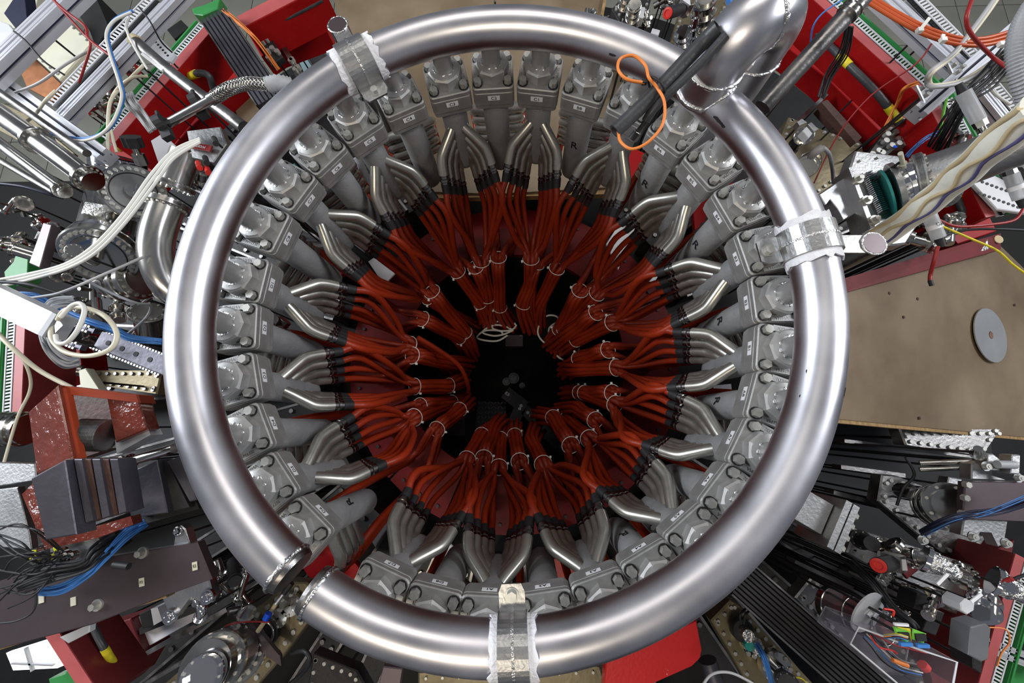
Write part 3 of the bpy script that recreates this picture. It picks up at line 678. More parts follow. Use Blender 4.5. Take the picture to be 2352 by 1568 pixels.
# ribbed flat ducts
def ribbed(label,a,b,wpx,d,n=7,m='steel'):
    p0,p1=P(*a,d),P(*b,d); w_=wpx*U(*a,d); ax=(p1-p0).normalized(); sd,u,_=frame(ax); T=thing('ribbed_duct',label,'duct',p0)
    part('duct_body',MB().beam(p0,p1,w_,.05,u),m,T)
    for i in range(n):
        x=(i-(n-1)/2)/n*w_*.98; part('rib',MB().beam(p0+sd*x+u*.012,p1+sd*x+u*.012,w_/n*.62,.014,u),m,T)
    for s in(-1,1): part('side_rail',MB().beam(p0+sd*(s*w_*.53)+u*.016,p1+sd*(s*w_*.53)+u*.016,w_*.05,.06,u),'steel',T)
ribbed('dark ribbed flat duct running down right from the ring at lower right',(1700,1326),(2040,1625),78,1.42,8,'darksteel')
ribbed('grey ribbed flat duct running down from the green rail at upper left',(492,38),(622,232),56,1.40,6,'iron')
# long maroon board with stickers
T=plate('long_board','long dark maroon metal board with small beige stickers at lower left',[(-40,1345),(110,1300),(290,1272),(452,1245),(487,1330),(380,1368),(210,1435),(-40,1500)],1.28,.03,'sheet','board')
for i,(x,y) in enumerate(((170,1380),(327,1336),(449,1299),(97,1374))):
    c=P(x,y,1.28)+Z*.002; a=math.radians(15); ax=(Vector((math.cos(a),math.sin(a),0)),Vector((-math.sin(a),math.cos(a),0)),Z)
    st=part('sticker',MB().box(c,(.016,.024,.002),ax),'cream',T)
    if i in(1,2): letter('lettering','F2' if i==1 else 'E2',.011,c+Z*.002,ax[0],ax[1],T)
for x,y in((226,1388),(330,1268)): c=P(x,y,1.28); part('bolt',MB().cyl(c,c+Z*.006,.017,seg=18).bolt(c,Z,.011,.022),'boltm',T)
part('tan_edge',MB().beam(P(-40,1502,1.285),P(382,1370,1.285),.006,.03),'plyedge',T)
# sheet metal panel at right edge
T=plate('metal_cover','brownish sheet metal panel at the right edge crossed by black cables',[(2216,1106),(2400,1106),(2400,1200),(2212,1192)],1.30,.02,'sheet','panel')
for x,y in((2215,1112),(2205,1178),(2211,1142)): c=P(x,y,1.3); part('bolt',MB().bolt(c,Z,.010,.014),'boltm',T)
# machined brackets right
for l,poly,d in (('machined aluminium bracket above the sheet metal panel',[(2232,1100),(2232,1065),(2255,1058),(2264,1066),(2274,1092),(2312,1103)],1.33),
 ('machined aluminium bracket with two bolted feet below the sheet metal panel',[(2214,1190),(2208,1228),(2240,1238),(2248,1220),(2280,1222),(2295,1256),(2308,1250),(2316,1196)],1.33),
 ('small machined block left of the pneumatic cylinder',[(2268,1042),(2282,1042),(2300,1055),(2298,1082),(2268,1080)],1.30),
 ('aluminium end block at right edge',[(2326,1044),(2344,1044),(2342,1090),(2322,1088)],1.28),
 ('light machined corner plate by the glass flange',[(2180,1095),(2210,1100),(2215,1140),(2170,1130)],1.5),
 ('bright aluminium corner plate below the glass flange',[(2155,1195),(2195,1185),(2206,1215),(2160,1210)],1.5)):
    T=plate('machined_bracket',l,poly,d,.035,'aluplate','bracket')
for l,(x,y) in (('on the upper bracket',(2258,1070)),('on the left foot',(2228,1230)),('on the right foot',(2303,1245)),('at the right edge block',(2332,1096)),('on the left sector beam',(2113,1238))):
    T=thing('hex_screw','socket head screw with washer %s at right'%l,'screw',P(x,y,1.3)); c=P(x,y,1.3)+Z*.005
    part('washer',MB().cyl(c,c+Z*.003,.014,seg=20),'aluplate',T); part('head',MB().cyl(c+Z*.003,c+Z*.012,.009,seg=16).bolt(c+Z*.0125,Z,.004,.001),'boltm',T)
vac('pneumatic_cylinder','grey pneumatic cylinder between two blocks at right edge',[(2290,1066,1.28),(2330,1067,1.28)],9,'grey',(),'cylinder')
for y,l in((1063,'upper'),(1078,'lower')): solo('guide_rod',MB().tube([P(2112,y,1.42),P(2235,y-4,1.36)],.008,10),'chrome','%s thin guide rod left of the machined bracket'%l,'rod')
vac('adjuster_knob','black adjuster knob on a steel post above the machined bracket',[(2246,1046,1.30),(2246,1030,1.24)],7,'chrome',(.2,),'knob',1.9)
T=thing('spun_lid','spun aluminium round cap on the grey bolted plate','cap',P(2091,1128,1.5)); disc(T,P(2091,1128,1.48),Z+Vector((-.2,.1,0)),.026,.05,'polish',0)
for l,a,b,wp,m in (('long steel edge bar on the upper black frame at right',(1940,1012),(2240,1048),8,'steel'),('long steel edge bar on the middle black frame at right',(1932,1072),(2080,1092),9,'steel'),('long dark edge bar right of the square tube flange',(1915,1130),(2070,1170),9,'steel'),('long steel edge bar left of the acrylic cylinder',(1826,1290),(1960,1352),8,'steel'),('long steel edge bar above the acrylic cylinder',(1950,1310),(2110,1392),8,'steel'),('long steel edge bar at lower right below the foil fittings',(2160,1412),(2320,1500),9,'steel'),
   ('long steel edge bar at lower left of the ring gap',(590,1300),(760,1245),8,'steel'),('steel edge bar under the bracket lamp at lower left',(300,1520),(520,1400),10,'steel'),('steel edge bar at the bottom left corner',(300,1590),(560,1440),8,'steel'),('black tube under the maroon board',(320,1450),(470,1390),14,'darksteel'),('steel edge bar at upper right inside the frame',(1780,330),(1900,215),8,'steel'),('brown edge bar of the upper right frame',(1890,240),(1975,335),14,'ironbrown')):
    bar('edge_bar',l,(*a,1.72),(*b,1.72),wp,.05,m)
# ------------------------------------------------------------------ square tube with bolted end flange (lower right) and bracket (upper right)
def sqtube(label,a,b,wpx,d,fl_,bolts=True):
    p0,p1=P(*a,d),P(*b,d); w_=wpx*U(*a,d); T=thing('square_tube',label,'beam',p0); part('tube_body',MB().beam(p0,p1,w_,w_*.8),'aluplate',T)
    e=(p1-p0).normalized(); n=Z.cross(e)
    for k in range(fl_): part('end_flange',MB().box(p1+e*(.012+k*.022)-Z*w_*.4,(w_*1.55,w_*1.5,.018),(n,Z,e)),'aluplate',T)
    if bolts:
        for s in(-.55,-.2,.2,.55): c=p1+e*(.012+fl_*.022)+n*(s*w_)+Z*(-w_*.05); part('bolt',MB().bolt(c,e,.012,.016),'boltm',T)
    return T
sqtube('silver square tube with double bolted end flange right of the ring bottom',(1800,1135),(1900,1193),72,1.28,2)
# hexagonal beam pipe mount at right
bolted('mount_plate','large faceted aluminium mount plate at right with round pipe flange',[(1952,385),(1966,345),(2062,356),(2120,400),(2140,470),(2080,560),(1990,570)],1.25,'aluplate',step=.12,br=.008,inset=.03,cat='mount plate',rim=False)
T=thing('slotted_bracket','pale aluminium bracket with slot between the ring and the mount plate','bracket',P(1925,470,1.2))
part('bracket_plate',MB().prism(pl([(1882,446),(1948,402),(1985,478),(1938,505),(1925,480),(1905,455),(1895,470)],1.2),Z*-.05,.003),'alu',T)
part('bracket_side',MB().prism(pl([(1949,384),(1957,381),(2010,520),(2000,525)],1.17),Z*-.07,.002),'aluplate',T)
for x,y in((1971,412),(1990,460),(2008,505)): c=P(x,y,1.165); part('bolt',MB().cyl(c-Z*.01,c+Z*.004,.015,seg=16).bolt(c,Z,.009,.016),'boltm',T)
vac('beam_pipe','wide silver beam pipe with flange stack at right edge',[(2100,415,1.22),(2230,372,1.13),(2420,290,1.0)],46,'aluplate',(.10,),'vacuum pipe',1.25,nb=18,seg=32)
T=thing('flange_stack','stack of polished round flanges joining beam pipe and mount plate','flange',P(2080,425,1.22)); e=(P(2230,372,1.13)-P(2080,425,1.22)).normalized(); u_=U(2080,425,1.22)
disc(T,P(2066,432,1.22),e,62*u_,.018,'aluplate',20,.007); disc(T,P(2084,425,1.22),e,46*u_,.03,'polish'); disc(T,P(2107,416,1.215),e,50*u_,.03,'polish'); disc(T,P(2124,410,1.21),e,52*u_,.02,'chrome',18)
disc(T,P(2040,445,1.235),e,58*u_,.008,'teal')
T=thing('bolt_comb','row of thin metal fins on the faceted mount plate','fins',P(2003,430,1.22))
mb=MB()
for i in range(22): t=i/21; x=1992+36*t; y=398+86*t; c=P(x,y,1.235); mb.box(c,(.022,.003,.02),(Vector((.93,.3,0)),Vector((-.3,.93,0)),Z))
part('fins',mb,'polish',T,kind='stuff'); part('fin_holder',MB().beam(P(1990,395,1.245),P(2030,488,1.245),.026,.012),'aluplate',T)
vac('gauge','small ceramic feedthrough with a blue cap on the flange stack',[(2076,385,1.17),(2068,352,1.10)],4.5,'cream',(0.3,),'feedthrough',1.6,nb=0)
cable('blue_tip','tiny blue tip of the ceramic feedthrough','bluecap',2.5,[(2058,338,1.09),(2054,336,1.085)],'cap')
vac('port_flange','small flange port below the beam pipe',[(2160,440,1.24),(2178,458,1.26)],22,'chrome',(.5,),'flange',1.4,nb=16)
# foam insulated pipe
q=spl([P(1975,575,1.30),P(2080,505,1.16),P(2180,425,1.0),P(2270,345,.86),P(2400,240,.72)],8)
T=thing('foam_pipe','cream foam insulated pipe with a purple seam rising to the right edge','insulated pipe',q[0])
part('foam_sleeve',MB().tube(q[3:],[.036*(1+.05*math.sin(i*.9)) for i in range(len(q)-3)],24),'foam',T)
part('inner_pipe',MB().tube(q[:6],.028,18),'foamtan',T)
camp=Vector((0,0,CH)); qs=q[3:]
def onfoam(k,off,wob):
    out=[]
    for i,p in enumerate(qs):
        ax=(qs[min(i+1,len(qs)-1)]-qs[max(i-1,0)]).normalized(); tc=(camp-p); tc=(tc-ax*tc.dot(ax)).normalized(); lat=ax.cross(tc)
        a=off+wob*math.sin(i*.8+k); out.append(p+(tc*math.cos(a)+lat*math.sin(a))*.0365)
    return out
part('seam_line',MB().tube(onfoam(0,.55,.16),.0042,6),'purple',T)
part('tan_fold',MB().tube(onfoam(2,.05,.20),.0050,6),'foamtan',T)
part('tan_fold',MB().tube(onfoam(4,-.85,.12),.0060,6),'foamtan',T)
# ------------------------------------------------------------------ profiles
rail('thick white aluminium profile crossing the upper left corner',(-60,178,1.15),(200,-72,1.15),38)
rail('white aluminium profile below the comb duct at upper left',(136,262,1.20),(420,-32,1.20),27)
rail('aluminium profile running down right at the left edge',(-30,162,1.22),(232,352,1.22),30)
duct('grey slotted comb duct beside the second aluminium profile',(112,238,1.22),(350,-12,1.22),22)
rail('aluminium profile running down right at upper right',(2030,-20,1.30),(2222,156,1.30),30)
rail('aluminium profile rising to the right at upper right',(2118,252,1.25),(2345,55,1.22),34)
rail('aluminium profile behind the clear filter at right edge',(2250,190,1.35),(2420,400,1.35),24)
duct('grey slotted comb duct at upper right beyond the orange cables',(2098,-20,1.34),(2242,128,1.34),22)
duct('grey slotted comb duct at right edge behind the grey hose',(2268,170,1.42),(2400,330,1.42),20)
rail('dark aluminium profile at the lower right edge',(2262,1478,1.45),(2420,1540,1.45),30,m='grey')
# corner gussets
for i,(x,y,l) in enumerate(((2128,212,'below the green rail at upper right'),(2200,160,'at the crossing of the two right hand profiles'))):
    T=plate('corner_bracket','small triangular corner bracket %s'%l,[(x-22,y-18),(x+26,y-6),(x-2,y+24)],1.24,.01,'alu','bracket')
    for dx,dy in((-10,-8),(8,-3),(-2,8)): c=P(x+dx,y+dy,1.24); part('bolt',MB().bolt(c,Z,.008,.012),'boltm',T)
# ------------------------------------------------------------------ upper left cluster
T=plate('electronics_panel','cream box panel with screws under the white profile at upper left',[(56,110),(135,30),(212,98),(137,184)],1.30,.08,'cream','panel',.006)
for f in range(5):
    for a,b in(((66,112),(133,170)),((140,38),(200,92))):
        c=P(a[0]+(b[0]-a[0])*f/4,a[1]+(b[1]-a[1])*f/4,1.30); part('screw',MB().cyl(c,c+Z*.002,.006,seg=10),'steel',T)
plate('perforated_plate','grey perforated plate at the left edge',[(-20,40),(20,55),(36,75),(10,100),(-20,100)],1.5,.01,'lightgrey','plate')
T=plate('perforated_plate','perforated grey plate at the foot of the second profile, upper left',[(322,86),(350,66),(404,126),(392,142),(350,130)],1.35,.012,'lightgrey','plate')
mb=MB()
for i in range(10): c=P(336+5.5*i,72+6.2*i,1.35); mb.cyl(c,c+Z*.0014,.005,seg=8,smooth=False)
part('holes',mb,'ink',T,kind='stuff')
T=plate('perforated_plate','perforated grey plate at right edge behind the clear filter',[(2232,418),(2270,395),(2360,440),(2360,490),(2290,480)],1.42,.012,'lightgrey','plate')
mb=MB()
for i in range(9):
    for j in range(2): c=P(2256+11*i-6*j,418+4*i+26*j,1.42); mb.cyl(c,c+Z*.0014,.006,seg=8,smooth=False)
part('holes',mb,'ink',T,kind='stuff')
plate('black_cover','black cloth cover hanging at the top left corner',[(28,0),(55,-25),(62,40),(36,66),(8,30)],1.6,.05,'slot','cover')
plate('beige_case','beige case behind the black cover at the top left corner',[(-40,-60),(100,-60),(70,60),(-40,70)],2.2,.2,'cream','case')
plate('pink_board','brownish pink board with wires under the cream panel',[(40,150),(72,128),(138,190),(118,232),(60,200)],1.6,.02,'copper','board')
plate('dark_case','black case beyond the cream panel at upper left',[(170,20),(215,-20),(250,60),(220,110),(205,70)],1.8,.2,'blacksteel','case')
plate('dark_case','small black box on the floor beside the green rail',[(383,68),(415,45),(432,62),(400,90)],2.2,.12,'blacksteel','box')
plate('olive_panel','olive tinted panel between the steel tubes at left edge',[(-20,225),(60,262),(170,352),(150,380),(-20,290)],1.7,.02,'beigeplate','panel')
vac('steel_tube','long thin steel tube beside the left profile',[(-40,185,1.1),(200,352,1.1)],8,'steel',(),'tube')
vac('steel_tube','thick long steel tube entering from the left edge',[(-40,235,1.12),(110,340,1.12),(215,418,1.14)],22,'chrome',(.42,.9),'tube',1.35,nb=14)
vac('steel_tube','lower long steel tube entering from the left edge',[(-40,300,1.2),(150,442,1.2)],13,'chrome',(.96,),'tube',1.4)
vac('steel_tube','thin lower rod under the long steel tubes at left',[(-40,345,1.25),(135,448,1.25)],7,'steel',(),'tube')
vac('steel_pipe','grey steel pipe with a rusty open end running down to the ring at upper left',[(312,96,1.12),(400,172,1.12),(560,292,1.14)],13,'steel',(),'pipe')
cable('end_ring','rusty cream rim on the open end of the grey steel pipe','foamtan',14.5,[(308,92,1.12),(316,99,1.12)],'rim')
solo('white_strip',MB().beam(P(325,122,1.1),P(372,160,1.1),.010,.008),'white','short white plastic strip on the grey steel pipe','strip')
# braided hose
q=spl([P(495,222,1.02),P(530,202,1.0),P(572,192,1.0),P(622,196,1.0)],6)
T=thing('braided_hose','braided steel hose with polished end piece reaching the ring at upper left','hose',q[0])
part('hose_core',MB().tube(q,.0165,14),'steel',T)
br=MB()
for s in(-1,1):
    for k in range(9):
        pts=[]
        for i in range(37):
            t=i/36*(len(q)-1); j=min(int(t),len(q)-2); p=q[j].lerp(q[j+1],t-j); ax=(q[j+1]-q[j]).normalized(); sd,u,_=frame(ax); a=s*t*.75+2*PI*k/9; pts.append(p+(sd*math.cos(a)+u*math.sin(a))*.0178)
        br.tube(pts,.0016,4,caps=False)
part('braid_wires',br,'chrome',T,kind='stuff')
part('end_tube',MB().tube([P(385,284,1.06),P(497,222,1.02)],.0135,16),'chrome',T)
p=P(484,229,1.025); part('end_sleeve',MB().cyl(p,P(510,215,1.015),.018,seg=18),'chrome',T)
q=spl([P(615,196,1.0),P(640,190,1.0),P(668,196,1.02)],8); part('corrugated_cuff',MB().tube(q,[.020+.0035*(i%2) for i in range(len(q))],14),'grey',T)
for x,y,l in((370,283,'left'),(452,234,'right')):
    T=thing('black_clamp','black plastic pipe clip at the %s end of the polished tube'%l,'clip',P(x,y,1.05)); c=P(x,y,1.05)
    e=Vector((.85,.45,0)).normalized(); sd=Z.cross(e)
    part('clip_body',MB().lathe([(.014,-.012),(.026,-.012),(.026,.012),(.014,.012)],c,e,16,False),'rubber',T); part('clip_foot',MB().box(c-sd*.035-Z*.01,(.03,.04,.02),(e,sd,Z)),'rubber',T)
    part('screw',MB().bolt(c+sd*.028,sd,.007,.02),'rubber',T)
T=plate('acrylic_plate','clear acrylic plate with engraved lines near the braided hose',[(345,322),(372,305),(420,350),(370,385),(362,372)],1.2,.006,'frost','plate')
T=plate('vacuum_gauge','silver gauge head with red brand strip left of the ring',[(428,300),(505,290),(520,330),(490,372),(440,360)],1.12,.03,'aluplate','gauge head')
c=P(462,340,1.115); a=math.radians(-12); ax=(Vector((math.cos(a),math.sin(a),0)),Vector((-math.sin(a),math.cos(a),0)),Z); part('brand_strip',MB().box(c+Z*.006,(.085,.020,.006),ax),'cablered',T,'red brand strip')
letter('lettering','PFEIFFER',.013,c+Z*.0100,-ax[0],-ax[1],T,'white')
for x,y,m_ in((492,318,'rubber'),(471,362,'rubber'),(455,374,'redplug'),(475,385,'redplug')):
    vac('plug','small %s plug on the silver gauge head'%('black' if m_=='rubber' else 'red'),[(x,y,1.1),(x+4,y+12,1.08)],6,m_,(),'plug',group='%s plugs on the gauge head'%('black' if m_=='rubber' else 'red'))
# polished elbow left of the ring
vac('vacuum_elbow','mottled silver upper pipe of the vacuum line left of the ring',[(428,352,1.16),(400,428,1.18)],30,'satin',(.98,),'vacuum pipe',1.3,nb=18,seg=28)
vac('vacuum_elbow','large polished elbow pipe half hidden behind the left side of the ring',[(386,468,1.2),(362,540,1.2),(362,600,1.22),(392,660,1.26),(470,720,1.35)],34,'satin',(.02,),'vacuum pipe',1.25,nb=20,seg=28,n=8)
T=thing('wide_flange','wide round flange with bolts at the foot of the polished elbow','flange',P(380,645,1.38)); disc(T,P(384,640,1.36),Z+Vector((-.3,.1,0)),.085,.03,'chrome',16)
# cross chamber
cc=P(262,455,1.40); T=thing('cross_chamber','large steel cross chamber with bolted blank flanges at left','vacuum chamber',cc)
sp=[( .085*math.cos(-PI/2+PI*i/10), .085*math.sin(-PI/2+PI*i/10)) for i in range(11)]
part('chamber_body',MB().lathe([(max(r_,.0005),z_) for r_,z_ in sp],cc,Z,24,True,True),'chrome',T)
for l,x,y,d,r_,nb in (('front blank flange with central hub',308,440,1.27,.098,26),('lower blank flange',228,588,1.30,.115,30),('top flange',272,362,1.34,.088,0)):
    c=P(x,y,d); ax=(c-cc); ax=(ax.normalized()+Z*.35).normalized() if nb else (ax.normalized()+Z*.1).normalized()
    part('neck',MB().cyl(cc,c-ax*.02,r_*.72,seg=24),'chrome',T); f_=disc(T,c,ax,r_,.035,'chrome' if nb!=0 else 'polish',nb,.0075); disc(T,c-ax*.034,ax,r_,.03,'polish')
    part('seal_ring',MB().tor(c+ax*.001,ax,r_*.68,.002,40,4),'darksteel',T)
    if nb==26:
        part('hub',MB().cyl(c,c+ax*.02,.026,seg=20),'chrome',T); sd,u,_=frame(ax)
        for i in range(3): a=PI*i/3; part('hub_line',MB().beam(c+ax*.021-(sd*math.cos(a)+u*math.sin(a))*.024,c+ax*.021+(sd*math.cos(a)+u*math.sin(a))*.024,.003,.002,ax),'polish',T)
part('foil_wrap',MB().prism([P(182,500,1.28),P(195,462,1.25),P(240,470,1.24),P(262,480,1.26),P(225,492,1.27),P(192,520,1.3)],Z*-.01,.002),'foil',T,'crumpled foil wrap')
T=thing('hand_valve','black hand knob on a hex valve above the cross chamber','knob',P(330,360,1.3)); c=P(327,378,1.32); ax=Vector((.12,.5,.6)).normalized()
part('valve_stem',MB().bolt(c,ax,.022,.04).cyl(c+ax*.03,c+ax*.07,.012),'chrome',T)
sd,u,_=frame(ax); rg=[]
for z_ in(.065,.1): rg.append([c+ax*z_+(sd*math.cos(2*PI*i/32)+u*math.sin(2*PI*i/32))*(.030+.0035*((i//2)%2)) for i in range(32)])
part('grip',MB().strip(rg,False),'rubber',T)
vac('port_tube','short steel port with a bright end cap and red ring at left',[(215,600,1.3),(170,575,1.18)],12,'chrome',(.98,),'port',1.25,nb=10)
vac('port_tube','steel tube port at the left edge below the cross chamber',[(100,592,1.35),(28,570,1.3)],14,'chrome',(.95,.1),'port',1.2)
vac('turbo_neck','horizontal flange stack between cross chamber and elbow',[(255,650,1.45),(330,640,1.42)],36,'chrome',(.3,.55,.8),'vacuum pipe',1.25,nb=16)
vac('port_tube','upright steel tube under the horizontal flange stack',[(270,670,1.5),(275,735,1.45)],10,'chrome',(.6,.9),'port',1.7)
vac('port_tube','second upright steel tube under the horizontal flange stack',[(222,690,1.5),(225,728,1.45)],9,'chrome',(.9,),'port',1.7)
vac('pump_flange','tilted flange with cross wires beside the left side of the ring',[(345,760,1.45),(338,715,1.38)],26,'chrome',(.9,),'flange',1.3,nb=10)
plate('support_plate','upright slotted steel plate left of the cross chamber',[(66,605),(100,510),(118,515),(90,615)],1.3,.03,'sheet','plate')
plate('support_plate','cream plate under the perforated steel rails',[(180,850),(196,845),(235,905),(185,900)],1.4,.03,'cream','plate')
# green castings at left edge
for l,poly in (('green painted casting at the left edge above the white arm',[(8,625),(30,600),(45,560),(66,566),(62,640),(40,655),(12,648)]),('green painted casting with white mark below the white arm',[(-20,730),(34,742),(28,800),(10,812),(-20,810)]),('green painted casting under the bright panel at lower left',[(110,1560),(150,1545),(160,1530),(175,1545),(185,1600),(120,1600)]),  # the bright panel is the added floor glare sheet
   ('green painted casting at the lower right corner',[(2300,1530),(2352,1500),(2380,1600),(2290,1600)]),('green painted bracket at the top beside the green rail',[(440,20),(470,10),(505,-5),(500,20),(465,35),(445,32)])):
    plate('green_casting',l,poly,1.5,.05,'green','casting')
# white arm
p0,p1=P(-60,665,.98),P(103,742,.98); T=thing('aluminium_beam','white aluminium square arm with grey plug reaching in from the left edge','arm',p0); e=(p1-p0).normalized(); w_=56*U(40,700,.98)
part('arm_tube',MB().beam(p0,p1,w_,w_*.8),'profile',T); part('end_plug',MB().box(p1+e*.008-Z*w_*.4,(w_*1.0,w_*.82,.016),(Z.cross(e),Z,e)),'grey',T)
# perforated rails
for l,a,b,wp,d in (('perforated steel rail leading right behind the cable loops',(225,778,1.3),(385,842,1.3),44,1.3),('upper slotted rail behind the cable loops',(150,735,1.22),(215,760,1.22),12,1.22),('lower slotted rail behind the cable loops',(120,772,1.22),(185,798,1.22),12,1.22)):
    p0,p1=P(*a),P(*b); w_=wp*U(*a); T=thing('perforated_rail',l,'rail',p0); e=(p1-p0).normalized(); n=Z.cross(e)
    part('rail_web',MB().beam(p0,p1,w_,.02),'iron',T); hold(T,p0.lerp(p1,.5),.02); mb=MB(); nn_=int((p1-p0).length/.012)
    for i in range(nn_):
        for s in(-1,1): mb.box(p0+e*(i*.012)+n*(s*w_*.5)+Z*.003,(.008,.007,.008),(e,n,Z))
    part('rail_teeth',mb,'steel',T,kind='stuff')
    for f in(.15,.35,.55,.75): c=p0.lerp(p1,f); part('hole',MB().cyl(c,c+Z*.0014,min(.009,w_*.25),seg=12,smooth=False),'ink',T)
T=thing('hose_end','black hose end with a silver diamond label inside the cable loops','hose end',P(135,745,1.0)); q=spl([P(125,735,1.0),P(140,752,1.05),P(165,770,1.12)],5)
part('hose_body',MB().tube(q,.022,14),'rubber',T); c=P(138,748,.985); part('diamond_label',MB().prism([c+Vector((-.006,.018,.004)),c+Vector((.012,0,.004)),c+Vector((-.004,-.02,.004)),c+Vector((-.010,0,.004))],Z*-.002),'alu',T)
# ------------------------------------------------------------------ lower left magnets
T=thing('iron_yoke','glossy orange brown C shaped iron yoke with ribbed coil at left','magnet yoke',P(180,960,1.15))
part('front_leg',MB().prism([P(64,945,1.10),P(130,884,1.06),P(166,1056,1.06),P(84,1090,1.10)],Z*-.02,.006),'orangepaint',T)
part('front_edge',MB().prism([P(131,885,1.07),P(152,892,1.075),P(186,1054,1.075),P(166,1056,1.07)],Z*-.015,.003),'orangeedge',T)
part('top_leg',MB().prism([P(132,884,1.075),P(316,906,1.13),P(322,925,1.13),P(150,905,1.08)],Z*-.05,.004),'orangeedge',T)
part('back_leg',MB().prism([P(245,915,1.13),P(318,920,1.13),P(338,985,1.14),P(265,1016,1.14)],Z*-.04,.004),'orangepaint',T)
part('inner_wall',MB().prism([P(140,900,1.27),P(325,915,1.27),P(340,1000,1.27),P(175,1056,1.27)],Z*-.04),'ironbrown',T)
cb0,cb1=P(184,998,1.12),P(246,1000,1.13); q=[cb0.lerp(cb1,i/40) for i in range(41)]
part('coil',MB().tube(q,[.042+.004*(i%2) for i in range(41)],28,smooth=False),'steel',T)
part('white_spacer',MB().prism([P(233,968,1.2),P(246,968,1.2),P(262,1020,1.2),P(236,1030,1.2)],Z*-.06),'white',T)
part('foot_plate',MB().prism([P(264,1010,1.16),P(340,985,1.16),P(346,998,1.16),P(268,1042,1.16)],Z*-.04),'lightgrey',T)
T=thing('iron_block','grey faced iron block with upright laminations under the orange yoke','iron block',P(190,1150,1.12))
part('smooth_face',MB().prism([P(70,1098,1.03),P(148,1056,1.03),P(175,1228,1.06),P(104,1240,1.06)],Z*-.05,.004),'iron',T)
for i in range(6):
    x=150+i*20.5; dx=3.4; part('lamination',MB().prism([P(x,1054,1.05-.006*(i%2)),P(x+17,1054,1.05-.006*(i%2)),P(x+17+dx*8.2-i*1.4,1200-i*5,1.09-.01*(i%2)),P(x+dx*8.2-i*1.4,1206-i*5,1.09-.01*(i%2))],Z*-.05,.002),'ironbrown' if i%2==0 else 'iron',T)
part('rusty_base',MB().prism([P(50,1135,1.22),P(75,1110,1.22),P(110,1240,1.2),P(300,1185,1.2),P(306,1204,1.2),P(225,1235,1.2),P(104,1262,1.2)],Z*-.03),'orangepaint',T)
T=thing('iron_block','second iron block with grey face beside the left end of the ring','iron block',P(350,1120,1.3))
part('smooth_face',MB().prism([P(281,1092,1.25),P(360,1056,1.25),P(385,1178,1.28),P(300,1190,1.28)],Z*-.05,.004),'iron',T)
part('side_face',MB().prism([P(362,1056,1.27),P(384,1060,1.27),P(436,1165,1.30),P(386,1178,1.30)],Z*-.05,.003),'darksteel',T)
part('light_plate',MB().prism([P(384,1059,1.24),P(415,1046,1.24),P(452,1148,1.27),P(436,1152,1.27)],Z*-.04,.003),'iron',T)
part('base',MB().prism([P(290,1195,1.32),P(450,1150,1.32),P(458,1168,1.32),P(300,1212,1.32)],Z*-.04),'darksteel',T)
vac('silver_pipe','silver horizontal pipe between orange yoke and second iron block',[(270,1068,1.3),(330,1050,1.3),(400,1030,1.3)],11,'chrome',(.3,),'pipe')
vac('side_flange','ribbed flange stack left of the orange yoke',[(-10,985,1.3),(66,985,1.3)],34,'chrome',(.25,.5,.75),'flange',1.15,nb=12)
plate('grey_plate','light grey plate left of the iron block',[(-20,1125,),(40,1118),(68,1230),(72,1262),(-20,1255)],1.35,.02,'aluplate','plate')
plate('grey_beam','light grey beam at the left edge under the ribbed flange stack',[(-20,1062),(80,1064),(84,1102),(-20,1118)],1.3,.03,'aluplate','beam')
T=plate('bracket_box','aluminium bracket with cable sockets under the iron block',[(112,1250),(150,1246),(220,1222),(236,1270),(170,1290),(140,1300),(115,1290)],1.22,.05,'aluplate','bracket')
for x,y in((93,1265),(93,1283),(150,1264),(160,1272),(167,1280),(175,1272),(152,1282)):
    c=P(x,y,1.2); part('socket',MB().cyl(c,c+Z*.016,.011,seg=12).cyl(c+Z*.016,c+Z*.022,.007,seg=10),'chrome',T)
for i,(x,y) in enumerate(((78,1274),(128,1266))):
    T=plate('yellow_tag','bright yellow cable tag marked B, %s of the pair'%('left' if i==0 else 'right'),[(x-8,y-10),(x+2,y-11),(x+6,y+7),(x-4,y+9)],1.18,.003,'lyellow','tag'); text_on(T,'B',9,x,y,1.18,-80)
    plate('tape_flag','yellow tape flag beside the %s yellow tag'%('left' if i==0 else 'right'),[(x-18,y+14),(x-8,y+4),(x-4,y+12),(x-12,y+20)],1.2,.003,'lyellow','tape')
random.seed(21)
for i in range(16):
    a=(random.uniform(-30,20),random.uniform(1200,1420)); b=(random.uniform(80,160),random.uniform(1260,1300))
    m_=((a[0]+b[0])/2+random.uniform(-30,30),(a[1]+b[1])/2+random.uniform(-40,40))
    cable('black_cable','thin black cable of the tangle at the lower left edge','rubber',2.0,[(a[0],a[1],1.2),(m_[0],m_[1],1.12),(b[0],b[1],1.19)],'cable','black cable tangle at lower left')
cables(8,'black_cable','black cable running right below the aluminium bracket','rubber',3.2,[(40,1345,1.2),(110,1318,1.16),(190,1300,1.17),(225,1265,1.2),(290,1225,1.3)],5.5,'cable','black cables under the aluminium bracket')
cables(7,'blue_cable','blue cable sweeping over the maroon board at lower left','blue',2.2,[(90,1358,1.22),(140,1352,1.2),(200,1318,1.2),(240,1280,1.22),(290,1228,1.26),(335,1200,1.3)],3.2,'cable','blue cables over the maroon board')
cable('cable_ring','thin dark cable loop resting at the left end of the maroon board','rubber',2.2,[(-20,1432,1.2),(40,1425,1.2),(78,1400,1.2),(80,1350,1.2),(60,1330,1.2)])
cable('cable','black plug and cord on the maroon board','rubber',8,[(262,1296,1.2),(280,1298,1.2),(296,1300,1.2)],'plug')
